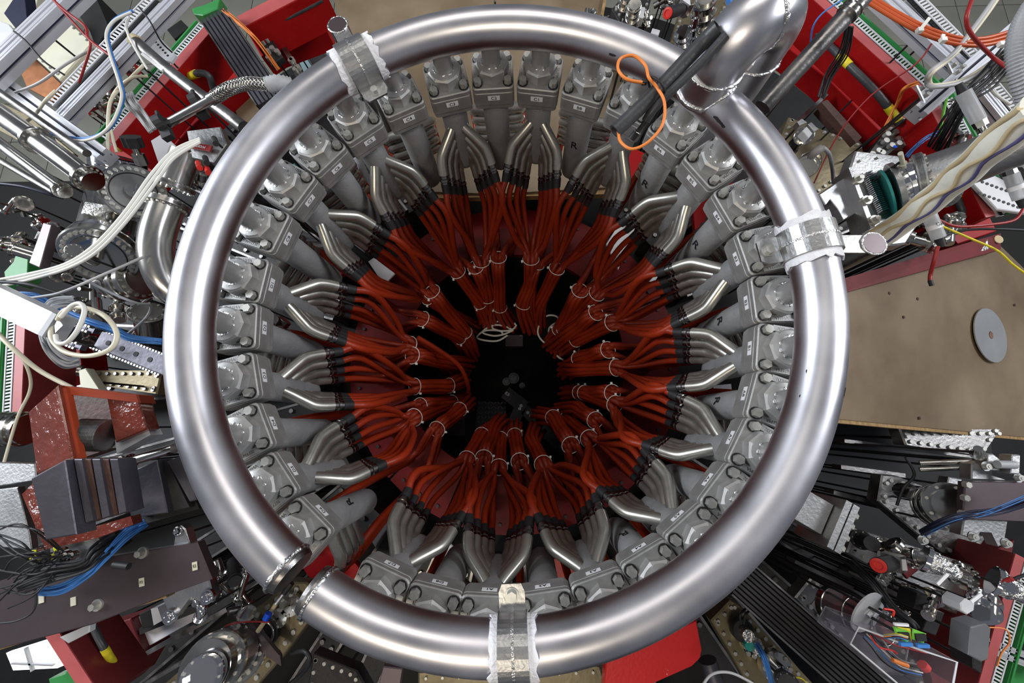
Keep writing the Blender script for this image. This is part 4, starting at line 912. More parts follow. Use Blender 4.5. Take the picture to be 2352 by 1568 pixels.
# glare on the floor lower left, added as a glowing sheet
T=plate('floor_glare','glaring white luminous panel at the lower left corner',[(12,1500),(120,1466),(150,1490),(165,1520),(130,1535),(28,1540)],1.7,.02,'floorglow','light box')  # added sheet standing in for floor glare, no light box
part('glare_cross_bar',MB().beam(P(56,1488,1.69),P(72,1542,1.69),.008,.01),'grey',T); part('glare_cross_bar',MB().beam(P(25,1524,1.69),P(120,1528,1.69),.006,.01),'grey',T)
plate('light_grey_foot','pale bent bracket under the maroon board at lower left',[(135,1464),(195,1438),(198,1415),(208,1414),(204,1452),(155,1478)],1.4,.02,'lightgrey','bracket')
plate('white_sheet','bright white sheet behind the black box at lower left',[(314,1418),(330,1410),(372,1412),(440,1398),(455,1420),(340,1485)],1.75,.01,'paper','sheet')
T=plate('control_box','black and grey control box at lower left of the ring gap',[(318,1410),(345,1398),(352,1438),(326,1444)],1.5,.06,'rubber','box'); part('front_plate',MB().prism(pl([(346,1398),(362,1394),(372,1425),(353,1436)],1.5),Z*-.05),'paper',T)
# bracket, pivot arms lower left
T=plate('machined_bracket','machined bracket with pivot screws near the lower left control box',[(370,1370),(440,1336),(478,1322),(490,1370),(470,1385),(440,1368),(400,1420),(392,1425)],1.35,.03,'alu','bracket')
for x,y in((480,1368),(394,1414)): c=P(x,y,1.35); part('pivot',MB().cyl(c,c+Z*.01,.022,seg=20).tor(c+Z*.01,Z,.014,.003,16,5).bolt(c+Z*.01,Z,.009,.008),'polish',T)
T=plate('lug_plate','upright aluminium lug with eye bolt above the maroon board',[(398,1254),(403,1215),(415,1206),(425,1214),(436,1250)],1.3,.03,'alu','lug'); c=P(411,1219,1.3); part('eye',MB().tor(c+Z*.004,Z,.012,.004,16,6).bolt(c,Z,.007,.01),'polish',T)
vac('motor','black cylindrical motor beside the maroon board end',[(535,1290,1.5),(540,1335,1.4)],12,'rubber',(.9,),'motor',1.15,nb=0)
vac('chrome_joint','chrome joint with two collars below the machined bracket',[(452,1370,1.4),(465,1400,1.38),(455,1425,1.42)],10,'polish',(.2,.8),'joint',1.4,nb=6)
# on the beige plate at lower left
for l,x,y,r_ in (('upper',665,1390,.040),('lower',638,1420,.034)):
    T=thing('blank_flange','%s round blank flange scored with a cross on the beige plate'%l,'flange',P(x,y,1.58)); c=P(x,y,1.575); disc(T,c,Z,r_,.02,'chrome',6,.006)
    for i in range(3): a=PI*i/3+.3; e=Vector((math.cos(a),math.sin(a),0)); part('scored_line',MB().beam(c-e*r_*.6+Z*.001,c+e*r_*.6+Z*.001,.004,.002),'polish',T)
plate('white_bar','whitish flat bar bolted across the beige plate',[(534,1412),(562,1408),(642,1505),(645,1530),(600,1500)],1.52,.015,'sheet','bar')
cable('connector_chain','black connector lead with gold tip on the beige plate','rubber',7,[(670,1338,1.5),(652,1362,1.5)],'connector')
cable('connector_chain','silver connector body between black lead and orange tape','alu',5,[(652,1362,1.5),(634,1386,1.5)],'connector')
cable('connector_chain','orange taped connector above the blue tape','foamtan',5,[(634,1386,1.5),(620,1408,1.5)],'connector')
cable('connector_chain','bright blue tape band on the connector lead','bluecap',8,[(618,1408,1.48),(610,1422,1.48)],'tape')
cable('connector_chain','orange taped connector below the blue tape','foamtan',5,[(610,1424,1.5),(592,1450,1.5)],'connector')
cable('red_wire','dark red wire crossing the white bar at lower left','cablered',2,[(620,1428,1.48),(560,1428,1.48),(515,1440,1.5),(498,1475,1.55)])
T=thing('round_port','dark round port with ring under the white bar','port',P(605,1455,1.58)); c=P(605,1455,1.57); disc(T,c,Z,.05,.02,'rubber',0); part('port_ring',MB().tor(c+Z*.003,Z,.038,.005,30,6),'chrome',T)
T=thing('small_disc','small grey disc on the beige plate beside the chrome assembly','disc',P(579,1501,1.585)); disc(T,P(579,1501,1.58),Z,.024,.01,'steel')
T=thing('flange_assembly','large chrome window flange assembly at the bottom edge left','flange',P(500,1520,1.5))
disc(T,P(540,1500,1.5),(P(440,1560,1.2)-P(540,1500,1.5)),.095,.04,'chrome',18); part('barrel',MB().cyl(P(540,1500,1.5),P(470,1535,1.34),.075,seg=30),'chrome',T)
disc(T,P(490,1525,1.38),(P(440,1560,1.2)-P(540,1500,1.5)),.088,.03,'chrome',16); disc(T,P(465,1550,1.30),(P(440,1560,1.2)-P(540,1500,1.5)),.055,.03,'polish',10)
part('front_glass',MB().cyl(P(468,1545,1.32),P(455,1553,1.27),.045,seg=24),'glass',T)
plate('foot_block','machined foot with slots beside the chrome window flange',[(462,1478),(508,1443),(520,1452),(470,1495)],1.48,.03,'aluplate','bracket')
cable('black_hose','black hose looping right of the white bar at lower left','rubber',5,[(670,1500,1.5),(700,1495,1.45),(712,1520,1.45),(690,1550,1.5),(640,1590,1.5)],'hose')
# ------------------------------------------------------------------ lower right instruments
def clear(label,a,b,rpx,name='acrylic_cylinder',m='acrylic'):
    p0,p1=P(*a),P(*b); r_=rpx*U(*a); e=(p1-p0).normalized(); T=thing(name,label,'cylinder',p0)
    part('glass_wall',MB().lathe([(r_,0),(r_,(p1-p0).length)],p0,e,32),m,T)
    for f in(0,.5,1): c=p0.lerp(p1,f); part('hoop',MB().tor(c,e,r_,.003,36,5),'chrome',T)
    disc(T,p0,-e,r_*1.08,.02,'chrome',12); return T,e,r_
T,e,r_=clear('transparent cylinder with wiring inside on the plate right of the ribbed duct',(1900,1385,1.45),(2030,1440,1.30),34)
part('inner_board',MB().beam(P(1905,1395,1.45),P(2020,1440,1.33),.03,.05),'maroon',T); part('inner_rod',MB().tube([P(1905,1410,1.42),P(2020,1455,1.32)],.012,8),'darksteel',T)
T=thing('acrylic_disc','pale acrylic half disc standing on the transparent cylinder','disc',P(1995,1400,1.28)); ax=Vector((.3,-.35,.8)).normalized(); c=P(1995,1408,1.27); sd,u,_=frame(ax)
part('disc_plate',MB().prism([c+(sd*math.cos(t)+u*math.sin(t))*.062 for t in [2*PI*i/28 for i in range(28)]],ax*-.005),'frost',T); part('square_nut',MB().box(c+ax*.004,(.013,.013,.006),(sd,u,ax)),'white',T)
vac('red_ring_fitting','small chrome fitting with red clip at the end of the transparent cylinder',[(2040,1400,1.25),(2046,1420,1.25)],9,'polish',(.3,),'fitting',1.3,nb=0)
cable('red_clip','red clip around the small chrome fitting','redplug',2.5,[(2030,1398,1.22),(2052,1402,1.22),(2050,1415,1.22)],'clip')
T=thing('acrylic_box','clear acrylic box with wiring standing at the lower right','box',P(2070,1510,1.25))
b0=[P(1953,1478,1.22),P(1972,1440,1.22),P(2108,1490,1.20),P(2198,1520,1.16),P(2180,1620,1.16),P(2110,1610,1.2)]
def wall(a,b,h=.12,th=.004): 
    n=Z.cross((b-a).normalized()); return MB().box((a+b)/2-Z*h/2,((b-a).length,th,h),((b-a).normalized(),n,Z))
for i in range(6): part('side_wall',wall(b0[i],b0[(i+1)%6]),'acrylic',T)
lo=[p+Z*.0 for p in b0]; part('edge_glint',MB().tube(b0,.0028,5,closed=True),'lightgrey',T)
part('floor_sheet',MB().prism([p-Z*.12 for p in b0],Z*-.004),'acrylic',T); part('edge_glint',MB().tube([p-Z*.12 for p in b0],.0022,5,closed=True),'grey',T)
for i,(x0,y0,x1,y1) in enumerate(((1992,1446,2130,1500),(1998,1458,2060,1500))): cable('wire','%s red wire inside the acrylic box'%('long' if i==0 else 'short'),'cablered' if i==0 else 'redplug',2,[(x0,y0,1.25),((x0+x1)/2-10,(y0+y1)/2+6,1.24),((x0+x1)/2+20,(y0+y1)/2+14,1.24),(x1,y1,1.24)])
cables(5,'wire','thin pale wire inside the acrylic box',['cablegrey','rubber','cablewhite','blue','rubber'],1.4,[(1990,1455,1.27),(2010,1475,1.26),(2040,1505,1.27),(2070,1530,1.27),(2120,1545,1.26)],8,'wire','thin wires inside the acrylic box')
cable('coil_plug','red ribbed coil inside the acrylic box','redplug',11,[(2118,1525,1.25),(2128,1535,1.25)],'coil'); cable('red_terminal','orange red terminal block inside the acrylic box','orangewire',5,[(2050,1515,1.26),(2085,1528,1.26)],'terminal')
for l,poly in (('left',[(2052,1438),(2094,1452),(2088,1478),(2062,1466)]),('right',[(2098,1444),(2130,1456),(2124,1480),(2096,1468)])):
    T=plate('circuit_board','%s bright green circuit board above the acrylic box'%l,poly,1.18,.003,'lime','circuit board'); c=sum(pl(poly,1.18),Vector())/4
    part('chip',MB().box(c+Z*.003,(.025,.016,.005)),'rubber',T); part('connector',MB().box(c+Vector((.0,-.018,.004)),(.03,.008,.008)),'blue',T)
plate('white_header','white connector strip above the left green circuit board',[(2057,1432),(2090,1434),(2091,1440),(2058,1438)],1.16,.008,'white','connector')
plate('yellow_tape','yellow tape between the two green circuit boards',[(2062,1440),(2094,1444),(2096,1475),(2090,1462)],1.185,.002,'yellow','tape')
cables(5,'ribbon_wire','coloured ribbon wire over the left green circuit board',['yellow','cablegrey','orangewire','rubber','blue'],1.2,[(2030,1462,1.2),(2060,1460,1.16),(2085,1465,1.16)],2.2,'wire','ribbon wires over the left green circuit board')
cables(4,'black_tube','glossy black tube running down between the bolted plates at lower right','rubber',3.5,[(1955,1290,1.4),(2005,1340,1.3),(2050,1395,1.25),(2090,1430,1.2),(2100,1445,1.2)],6,'tube','glossy black tubes at lower right')
cables(5,'black_cable','dark blue cable over the brown sheet panel at right','slot',2.4,[(2115,1225,1.3),(2170,1198,1.24),(2230,1180,1.22),(2300,1172,1.22),(2400,1140,1.2)],4,'cable','dark blue cables over the brown sheet panel')
cables(3,'blue_cable','bright blue thin cable beside the dark cables at right','blue',.9,[(2120,1228,1.3),(2190,1196,1.23),(2270,1176,1.21),(2400,1120,1.19)],5,'cable','bright blue thin cables at right')
# fittings on bright plate
for l,pts,r_,m_,fl_ in (('dark viewport tube at the upper left of the bright bolted plate',[(1975,1238,1.50),(2003,1248,1.42)],15,'darksteel',(.1,)),
 ('chrome bellows tube in the middle of the bright bolted plate',[(2020,1250,1.5),(2075,1272,1.4),(2110,1280,1.36)],13,'chrome',(.1,.45,.9)),
 ('chrome tube joining the two foil wrapped ends',[(2128,1285,1.4),(2190,1315,1.32),(2240,1335,1.28)],15,'chrome',(.2,.55,.95)),
 ('small chrome knurled end left of the black hand valve',[(2035,1318,1.4),(2020,1342,1.3)],8,'chrome',(.2,.6,.95)),
 ('chrome tube with flange pointing down below the bright plate',[(2150,1370,1.4),(2130,1415,1.3)],8,'chrome',(.3,.7,.95)),
 ('chrome flange tower right of the grey block valve',[(2262,1370,1.35),(2258,1412,1.28)],20,'polish',(.25,.75)),
 ('small chrome cap at the end of the black rod at right',[(2312,1345,1.25),(2322,1350,1.22)],9,'polish',(.8,)),
 ('glass viewport flange beside the brown sheet panel',[(2150,1165,1.5),(2192,1162,1.36)],34,'chrome',(.2,.5,.85))):
    vac('tube_fitting',l,pts,r_,m_,fl_,'fitting',1.4,nb=8)
for l,x,y,s in (('left',2132,1286,1.0),('right',2292,1338,1.1)):
    T=thing('foil_wrap','%s crumpled foil wrapped cone with screws on the bright plate'%l,'foil',P(x,y,1.25)); c=P(x,y,1.27); e=Vector((.8,-.45,.5)).normalized()
    mb=MB(); sd,u,_=frame(e); rg=[]
    for i in range(7):
        r_=.034*s*(1-i/8)**.8; rg.append([c+e*(i*.011*s)+(sd*math.cos(2*PI*j/14)+u*math.sin(2*PI*j/14))*r_*(1+.16*random.uniform(-1,1)) for j in range(14)])
    part('foil',mb.strip(rg,False),'foil',T); disc(T,c,e,.038*s,.012,'polish',6,.005)
for l,x,y,dx,dy,m_ in (('black hand valve with a red end at lower right',2028,1296,-10,2,'rubber'),('black hand valve with a red end at the top edge',1548,26,-14,4,'rubber')):
    T=thing('hand_valve',l,'valve',P(x,y,1.3)); p0=P(x+16,y-4,1.32); p1=P(x+dx,y+dy,1.27); e=(p1-p0).normalized(); L=(p1-p0).length
    part('handle',MB().cyl(p0,p1,.021,seg=18),'rubber',T); part('red_end',MB().lathe([(.019,0),(.019,.004),(.012,.005),(.012,.002),(.001,.002)],p1,e,18),'redplug',T)
    part('valve_block',MB().box(p0-e*.03,(.045,.045,.05),frame(e)),'steel',T); c=p0-e*.03+Z*.024; part('cover_plate',MB().box(c,(.03,.03,.004)),'lightgrey',T)
for l,poly,d,m_,th in (('light grey cube valve near the right foil cone',[(2206,1386),(2218,1374),(2240,1385),(2238,1402),(2222,1412),(2208,1402)],1.25,'lightgrey',.05),
  ('tall dark grey motor box at lower right',[(2230,1440),(2265,1432),(2276,1442),(2270,1515),(2255,1520),(2224,1504)],1.22,'darkgrey',.05),
  ('black lower part of the tall grey motor box',[(2234,1508),(2258,1520),(2255,1548),(2236,1535)],1.3,'darksteel',.06),
  ('dark louvred module below the bright plate at lower right',[(2140,1398),(2170,1408),(2150,1460),(2118,1448)],1.45,'darksteel',.05),
  ('black knob block under the bright plate at lower right',[(2108,1362),(2132,1366),(2126,1405),(2100,1398)],1.35,'rubber',.06),
  ('red filter sheet behind the chrome bellows tube',[(2070,1262),(2100,1258),(2118,1270),(2110,1310),(2085,1330),(2068,1310)],1.5,'maroon',.01)):
    plate('instrument_box',l,poly,d,th,m_,'instrument box',.003)
for l,a,b in (('first',(2154,1342),(2178,1318)),('second',(2232,1382),(2256,1364))): solo('white_strip',MB().beam(P(*a,1.22),P(*b,1.22),.008,.003),'white','%s short white cable tie strip over the chrome fittings'%l,'cable tie')
cable('orange_wire','thin orange wire at the lower right edge','orangewire',1.6,[(2260,1440,1.3),(2310,1445,1.3),(2318,1475,1.3),(2300,1500,1.3),(2290,1530,1.3)]) 
cable('black_rod','black rod with red sleeve pointing to the right edge','rubber',3.5,[(2300,1342,1.25),(2340,1325,1.22),(2400,1305,1.2)],'rod'); cable('red_sleeve','red sleeve on the black rod at the right edge','cablered',5,[(2302,1338,1.24),(2325,1328,1.22)],'sleeve')
# on the brown plate
for l,x,y,r1,r2 in (('dark round port with a pink centre and copper lead',1698,1440,24,13),('green and chrome round port with a blue cable',1720,1475,22,10),('large chrome port flange with tee handle',1773,1523,34,15)):
    T=thing('round_port',l+' on the brown bolted plate','port',P(x,y,1.6)); c=P(x,y,1.6); u_=U(x,y,1.6)
    disc(T,c+Z*.03,Z,r1*u_,.03,'rubber' if r1==24 else 'chrome',0 if r1==24 else 8,.008); part('centre_cap',MB().cyl(c+Z*.03,c+Z*.06,r2*u_,seg=20),'foil' if r1<34 else 'polish',T)
    if r1==22: part('green_band',MB().cyl(c+Vector((-.02,.01,.031)),c+Vector((-.02,.01,.045)),.016,seg=16),'teal',T)
    if r1==34: part('tee_bar',MB().box(c+Z*.07,(.05,.012,.012),(Vector((.7,.7,0)),Vector((-.7,.7,0)),Z)),'polish',T)
cables(5,'blue_cable','blue cable hanging from the green port to the bottom edge','blue',1.8,[(1737,1478,1.5),(1752,1505,1.45),(1766,1540,1.45),(1780,1600,1.45)],2.6,'cable','blue cables hanging from the green port')
cable('black_lead','black lead curving up from the dark round port','rubber',2.4,[(1702,1432,1.5),(1700,1412,1.48),(1712,1398,1.5)]); cable('black_lead','second black lead beside the first at the dark round port','rubber',2.4,[(1708,1432,1.5),(1712,1412,1.48),(1722,1402,1.5)])
cable('grey_cable','thin grey cable arcing at the bottom edge right of the red plate','cablegrey',3,[(1610,1580,1.4),(1635,1548,1.4),(1680,1545,1.4),(1740,1575,1.4)])
cable('yellow_wire','thin yellow wire at the bottom edge','yellow',1.6,[(1824,1556,1.45),(1845,1560,1.45),(1880,1600,1.45)])
vac('capped_cylinder','white capped black cylinder at the bottom edge',[(1800,1560,1.5),(1812,1575,1.4)],20,'rubber',(.9,),'cylinder',1.2,nb=10)
solo('purple_tube',MB().tube([P(1625,1515,1.6),P(1650,1590,1.6)],.03,20),'iron','short dark polished tube beside the red plate at the bottom','tube')
# ------------------------------------------------------------------ upper right instruments
for l,pts,r_,m_,fl_ in (('chrome angle valve with grey cable boot inside the right frame',[(1862,368,1.45),(1852,384,1.35)],17,'chrome',(.3,.9)),
  ('round chrome head with plates inside the right frame',[(1828,328,1.5),(1850,310,1.38)],14,'chrome',(.85,)),
  ('black chrome banded tube beside the round chrome head',[(1818,345,1.5),(1838,318,1.42)],9,'darksteel',(.1,)),
  ('chrome vertical fitting at the top edge left of the elbow',[(1588,90,1.5),(1600,20,1.35)],8,'polish',(.1,.4,.8)),
  ('chrome bellows column at the top edge',[(1618,60,1.5),(1622,-10,1.3)],16,'chrome',(.1,.5,.9)),
  ('chrome cup below the bellows column',[(1570,98,1.5),(1568,75,1.42)],14,'polish',(.2,.8)),
  ('small chrome block fitting at the top right of the plywood',[(1452,45,1.5),(1458,10,1.4)],11,'chrome',(.1,.5,.9)),
  ('second chrome fitting at the top right of the plywood',[(1432,18,1.5),(1440,-10,1.4)],10,'chrome',(.2,.8))):
    vac('tube_fitting',l,pts,r_,m_,fl_,'fitting',1.35,nb=8)
cable('cable_boot','tapered grey cable boot rising from the chrome angle valve','cablegrey',9,[(1862,362,1.34),(1872,350,1.3),(1890,338,1.28)],'boot'); cable('grey_cable','grey cable hanging from the cable boot','grey',4,[(1890,338,1.28),(1905,355,1.35),(1912,390,1.45),(1914,420,1.5)])
for l,poly,d,m_ in (('light grey square plate on the round chrome head',[(1843,300),(1853,290),(1867,306),(1858,317)],1.36,'lightgrey'),('small drilled grey plate beside the round chrome head',[(1856,284),(1863,279),(1880,296),(1871,302)],1.36,'aluplate'),('grey cube block above the round chrome head',[(1831,279),(1842,271),(1855,281),(1838,288)],1.42,'aluplate'),
   ('brown channel bar inside the upper right frame',[(1886,234),(1900,228),(1980,315),(1966,328)],1.5,'ironbrown'),('white bracket plate at the top edge',[(1440,22),(1452,14),(1482,16),(1478,42),(1440,34)],1.48,'lightgrey'),('small pale square tag above the top right of the ring',[(1499,64),(1517,69),(1513,80),(1495,75)],1.4,'paper'),('blue painted strip at the top edge beside the elbow',[(1672,-20),(1688,-20),(1695,12),(1682,18)],1.5,'blue'),
   ('copper brown terminal plate on the right red face',[(2030,300),(2068,270),(2100,300),(2075,345),(2045,345)],1.6,'brown'),('black terminal block with socket screws inside the upper right frame',[(1985,365),(2035,300),(2072,330),(2010,378)],1.55,'darksteel'),('copper terminal plate at upper left near the braided hose',[(395,205),(430,190),(455,235),(420,245)],1.6,'brown'),
   ('dark terminal block with screws right of the upper left ribbed duct',[(585,85),(612,70),(650,130),(622,150)],1.55,'darksteel'),('grey frame bar right of the dark terminal block, upper left',[(622,72),(632,68),(700,175),(690,182)],1.6,'steel'),
   ('tan board behind the upper left side of the ring',[(540,255),(575,222),(640,230),(600,300),(560,300)],1.8,'ply')):
    T=plate('fixture_plate',l,poly,d,.03,m_,'plate',.003)
    if 'terminal' in l:
        q=pl(poly,d); c=sum(q,Vector())/len(q)
        for i in range(len(q)):
            for f in(.35,.7): p=c.lerp(q[i],f); part('screw',MB().cyl(p,p+Z*.018,.012,seg=12),'boltm',T)
# black hose with yellow bands
def banded(label,pts,bands,rpx=7):
    q=spl(pl(pts),7); T=thing('power_hose',label,'hose',q[0]); part('hose_body',MB().tube(q,rpx*U(*pts[0]),12),'blackfoam',T)
    for f0,f1 in bands:
        n=len(q)-1; ia=int(f0*n); ib=max(int(f1*n),ia+2); qq=q[ia:ib+1]; part('yellow_band',MB().tube(qq,[rpx*1.12*U(*pts[0])*(1+.04*(i%2)) for i in range(len(qq))],12),'yellow',T)
banded('black power hose with yellow taped ends over the upper left red face',[(272,342,1.55),(320,285,1.5),(380,230,1.5),(420,195,1.55)],((.02,.14),(.66,.80)))
banded('curved black power hose with yellow bands on the upper left red face',[(438,175,1.5),(458,168,1.45),(480,175,1.45),(490,205,1.5)],((0,.25),))
banded('black power hose across the upper right red face',[(1862,60,1.55),(1940,140,1.5),(2010,210,1.5),(2068,282,1.55)],((.30,.40),(.84,.98)))
banded('black power hose with yellow band at the right edge above the maroon beam',[(2190,430,1.5),(2208,480,1.5),(2225,520,1.55)],((.0,.3),))
banded('black power hose with yellow band at the lower left corner',[(205,1420,1.5),(235,1480,1.5),(268,1535,1.55)],((.62,.9),))
banded('short black power hose with yellow band at the top left of the ring',[(620,58,1.5),(670,36,1.5),(740,0,1.5)],((.05,.25),),5)
# orange cables etc
for i in range(3): cable('orange_cable','thick orange cable of the trio sagging across the upper right','orangewire' if i==9 else 'orangewire2',4.0,[(1990,-15+i*9,1.1),(2060,28+i*9,1.1),(2130,64+i*9,1.1),(2200,86+i*8,1.1),(2260,88+i*8,1.1),(2320,72+i*9,1.1)],'cable','orange cable trio at upper right',seg=10)
cable('brown_hose','orange brown cable looping down past the orange trio','cablered',4.2,[(2240,-20,1.0),(2222,30,1.0),(2222,60,1.02),(2240,90,1.05),(2280,130,1.1),(2320,160,1.1)])
cable('orange_hose','short orange hose curving at the right edge behind the grey hose','hose',7,[(2360,90,1.1),(2346,130,1.1),(2350,160,1.1),(2370,180,1.1)])
for a,b,l in (((2136,40),(2112,70),'long white cable tie on the orange trio'),((2168,78),(2166,92),'short white cable tie on the orange trio'),((2356,108),(2300,102),'white cable tie around the grey corrugated hose')):
    solo('white_tie',MB().beam(P(*a,1.07),P(*b,1.07),.010,.004).box(P(*b,1.07),(.016,.014,.012)),'tie',l,'cable tie')
cables(2,'grey_cable','grey and cream cable pair looping over the upper right profile',['cablecream','cablegrey'],4.5,[(2300,-20,1.08),(2250,50,1.08),(2190,125,1.1),(2140,165,1.12),(2132,190,1.15),(2150,198,1.15),(2220,182,1.15),(2300,130,1.15)],6,'cable','grey and cream cable pair at upper right')
cables(8,'black_cable','black cable of the bundle falling past the clear filter at right','rubber',2.6,[(2330,110,1.15),(2270,180,1.12),(2220,225,1.14),(2180,290,1.2),(2150,345,1.3)],6,'cable','black cable bundle at right')
cables(6,'black_wire','thin black wire of the bundle inside the upper right frame','rubber',1.7,[(1950,60,1.2),(1938,120,1.3),(1905,175,1.4),(1885,225,1.45)],4,'wire','thin black wires inside the upper right frame')
cables(3,'blue_wire','thin blue wire near the beam pipe flange','blue',1.4,[(2170,300,1.3),(2130,315,1.3),(2100,340,1.3),(2082,360,1.3)],4,'wire','thin blue wires near the beam pipe flange')
cables(3,'orange_wire','thin orange wire on the upper right red face','orangewire',1.6,[(2110,190,1.4),(2075,205,1.42),(2060,240,1.5),(2030,300,1.55)],3,'wire','thin orange wires on the upper right red face')
cables(3,'orange_wire','thin orange wire near the top of the upper left ribbed duct','orangewire',1.6,[(512,22,1.4),(545,50,1.38),(590,92,1.4),(640,160,1.5)],3.2,'wire','thin orange wires at upper left')
for l,m_,r_,pts in (('thin red cord crossing the upper right red face','cablered',1.8,[(2140,100,1.2),(2100,150,1.25),(2000,220,1.35),(1925,310,1.45),(1870,420,1.5)]),
 ('thin blue wire curving beside the tilted steel pipe','blue',1.8,[(1935,0,1.1),(1890,30,1.12),(1868,60,1.15),(1862,95,1.2)]),
 ('green yellow cord hanging beside the clear filter','lime',2.6,[(2175,225,1.25),(2165,270,1.25),(2155,340,1.3)]),
 ('thick white cord behind the clear filter at right','cablewhite',3,[(2300,150,1.2),(2272,175,1.2),(2280,210,1.2),(2320,240,1.2)]),
 ('red cord bowing below the beam pipe at right','cablered',3.2,[(2155,505,1.2),(2200,520,1.2),(2280,515,1.2),(2330,505,1.2),(2350,480,1.2)]),
 ('black cord under the red cord at right','rubber',3,[(2150,545,1.22),(2220,528,1.22),(2300,526,1.22),(2400,532,1.22)]),
 ('yellow cord crossing the plywood ramp corner','yellow',2.4,[(2160,518,1.2),(2230,548,1.2),(2290,575,1.22),(2330,610,1.25),(2400,660,1.3)]),
 ('short red cable end with black tip hanging over the plywood ramp','cablered',4,[(2154,565,1.15),(2145,600,1.17),(2137,630,1.2),(2136,648,1.2)]),
 ('long dark red cord looping over the upper left profiles','cablered',3,[(112,-10,1.05),(150,25,1.05),(195,60,1.05),(205,90,1.05),(255,130,1.05),(268,150,1.08)]),
 ('second dark red cord beside the first at upper left','cablered',2.6,[(118,-10,1.06),(140,20,1.06),(190,75,1.06),(208,100,1.07),(195,150,1.1),(182,190,1.15)]),
 ('blue and white striped cord curling over the upper left green rail','blue',3.6,[(305,25,1.05),(265,45,1.05),(248,75,1.05),(255,120,1.05),(278,190,1.06),(282,230,1.08),(255,290,1.1),(200,318,1.12),(120,308,1.15),(70,298,1.2)]),
 ('white cord beside the blue cord at upper left','cablewhite',3,[(302,28,1.04),(262,48,1.04),(244,78,1.04),(251,120,1.04),(274,192,1.05),(278,232,1.07),(250,292,1.09),(198,322,1.11),(120,314,1.14)]),
 ('grey cord crossing the cream panel at upper left','cablegrey',2.8,[(215,110,1.1),(150,148,1.1),(90,190,1.12),(35,212,1.15)]),
 ('thin black cord across the cream panel at upper left','rubber',2.2,[(32,72,1.1),(60,95,1.1),(100,140,1.12),(148,172,1.15)]),
 ('white cord hanging from the second profile at upper left','cablewhite',2.8,[(296,40,1.08),(290,65,1.08),(310,110,1.1),(340,160,1.12)]),
 ('cream cord dropping from the green rail to the cross chamber','cablecream',3.6,[(330,150,1.2),(290,190,1.2),(255,230,1.2),(248,290,1.22),(248,350,1.25)]),
 ('cream cord running parallel to the first cream cord','cablecream',3.2,[(340,175,1.2),(300,180,1.18),(262,215,1.2),(250,270,1.22),(268,350,1.25)]),
 ('short cream cord at the left profile end','cablecream',3,[(128,208,1.1),(105,230,1.1),(85,258,1.15),(58,282,1.2)]),
 ('thin black cord hanging from the second profile at the top','rubber',1.8,[(318,15,1.1),(345,50,1.1),(370,95,1.15),(395,120,1.2)]),
 ('blue grey cord running in from the left edge below the tubes','slot',3.4,[(-20,420,1.2),(50,428,1.2),(110,445,1.22),(145,455,1.25)]),
 ('thick black cord arching over the lower left cluster','rubber',4.5,[(-20,646,1.12),(60,652,1.12),(130,672,1.14),(195,700,1.16),(250,740,1.2)]),
 ('long grey cord from the left edge to the elbow','cablegrey',3.2,[(20,690,1.1),(100,680,1.1),(150,668,1.1),(250,625,1.12),(330,590,1.15)]),
 ('dark grey cord crossing the flange stack','grey',3,[(190,640,1.15),(250,670,1.18),(310,695,1.2),(345,702,1.25),(335,730,1.3),(295,765,1.35)]),
 ('thick cream cable sweeping from the left edge to the orange yoke','cablecream',5,[(-10,760,1.05),(30,800,1.05),(90,850,1.08),(165,890,1.1)]),
 ('cream cable hanging beside the left comb duct','cablecream',3,[(50,820,1.1),(68,860,1.12),(68,900,1.15),(40,960,1.18),(10,1060,1.2)]),
 ('black lead above the plate at the right frame','rubber',3,[(2080,1050,1.45),(2100,1090,1.45),(2075,1120,1.45),(2060,1160,1.45)])):
    cable('cord',l,m_,r_,pts)
cable('black_tip','black tip of the short red cable over the plywood ramp','rubber',4.6,[(2136,644,1.19),(2140,656,1.19)],'tip')
for i in range(3): cable('white_hose','thick white cable sweeping past the cross chamber towards the ring','cablewhite',3.4,[(-20,645+i*8,1.12),(60,630+i*7,1.12),(150,606+i*6,1.1),(220,560+i*10,1.08),(288,485+i*13,1.06),(346+i*7,402+i*7,1.05),(400,345+i*9,1.05),(460,318+i*4,1.06)],'cable','thick white cables at left',seg=10)
cables(6,'grey_cable','thin grey cable fanning over the upper left red face','cablegrey',2.6,[(294,215,1.35),(300,235,1.32),(325,262,1.3),(350,300,1.28)],4.5,'cable','thin grey cables on the upper left red face')
cables(7,'grey_cable','dark grey cable coiled behind the cream loops','grey',3.2,[(170,690,1.15),(120,700,1.12),(100,750,1.1),(112,800,1.1),(150,832,1.12),(182,828,1.15)],3.5,'cable','dark grey cable coil at left')
cables(6,'blue_cable','blue cable passing behind the cream loops','blue',2.4,[(5,678,1.18),(80,682,1.18),(130,708,1.2),(205,738,1.2),(262,758,1.22),(300,775,1.22),(372,785,1.25)],2.8,'cable','blue cables behind the cream loops')
cable('cable_loop','large cream cable loop in front of the perforated rail','cablecream',5.5,[(133,735,.98),(150,712,.97),(190,706,.96),(240,725,.96),(268,765,.96),(255,800,.96),(205,817,.96),(150,808,.97),(120,780,.98),(120,750,.99),(135,722,.99)])
cable('cable_loop','small white cable loop inside the large cream loop','cablewhite',5,[(140,728,.95),(165,702,.94),(185,697,.93),(194,715,.93),(180,755,.93),(155,785,.94),(133,787,.95),(128,770,.96)])
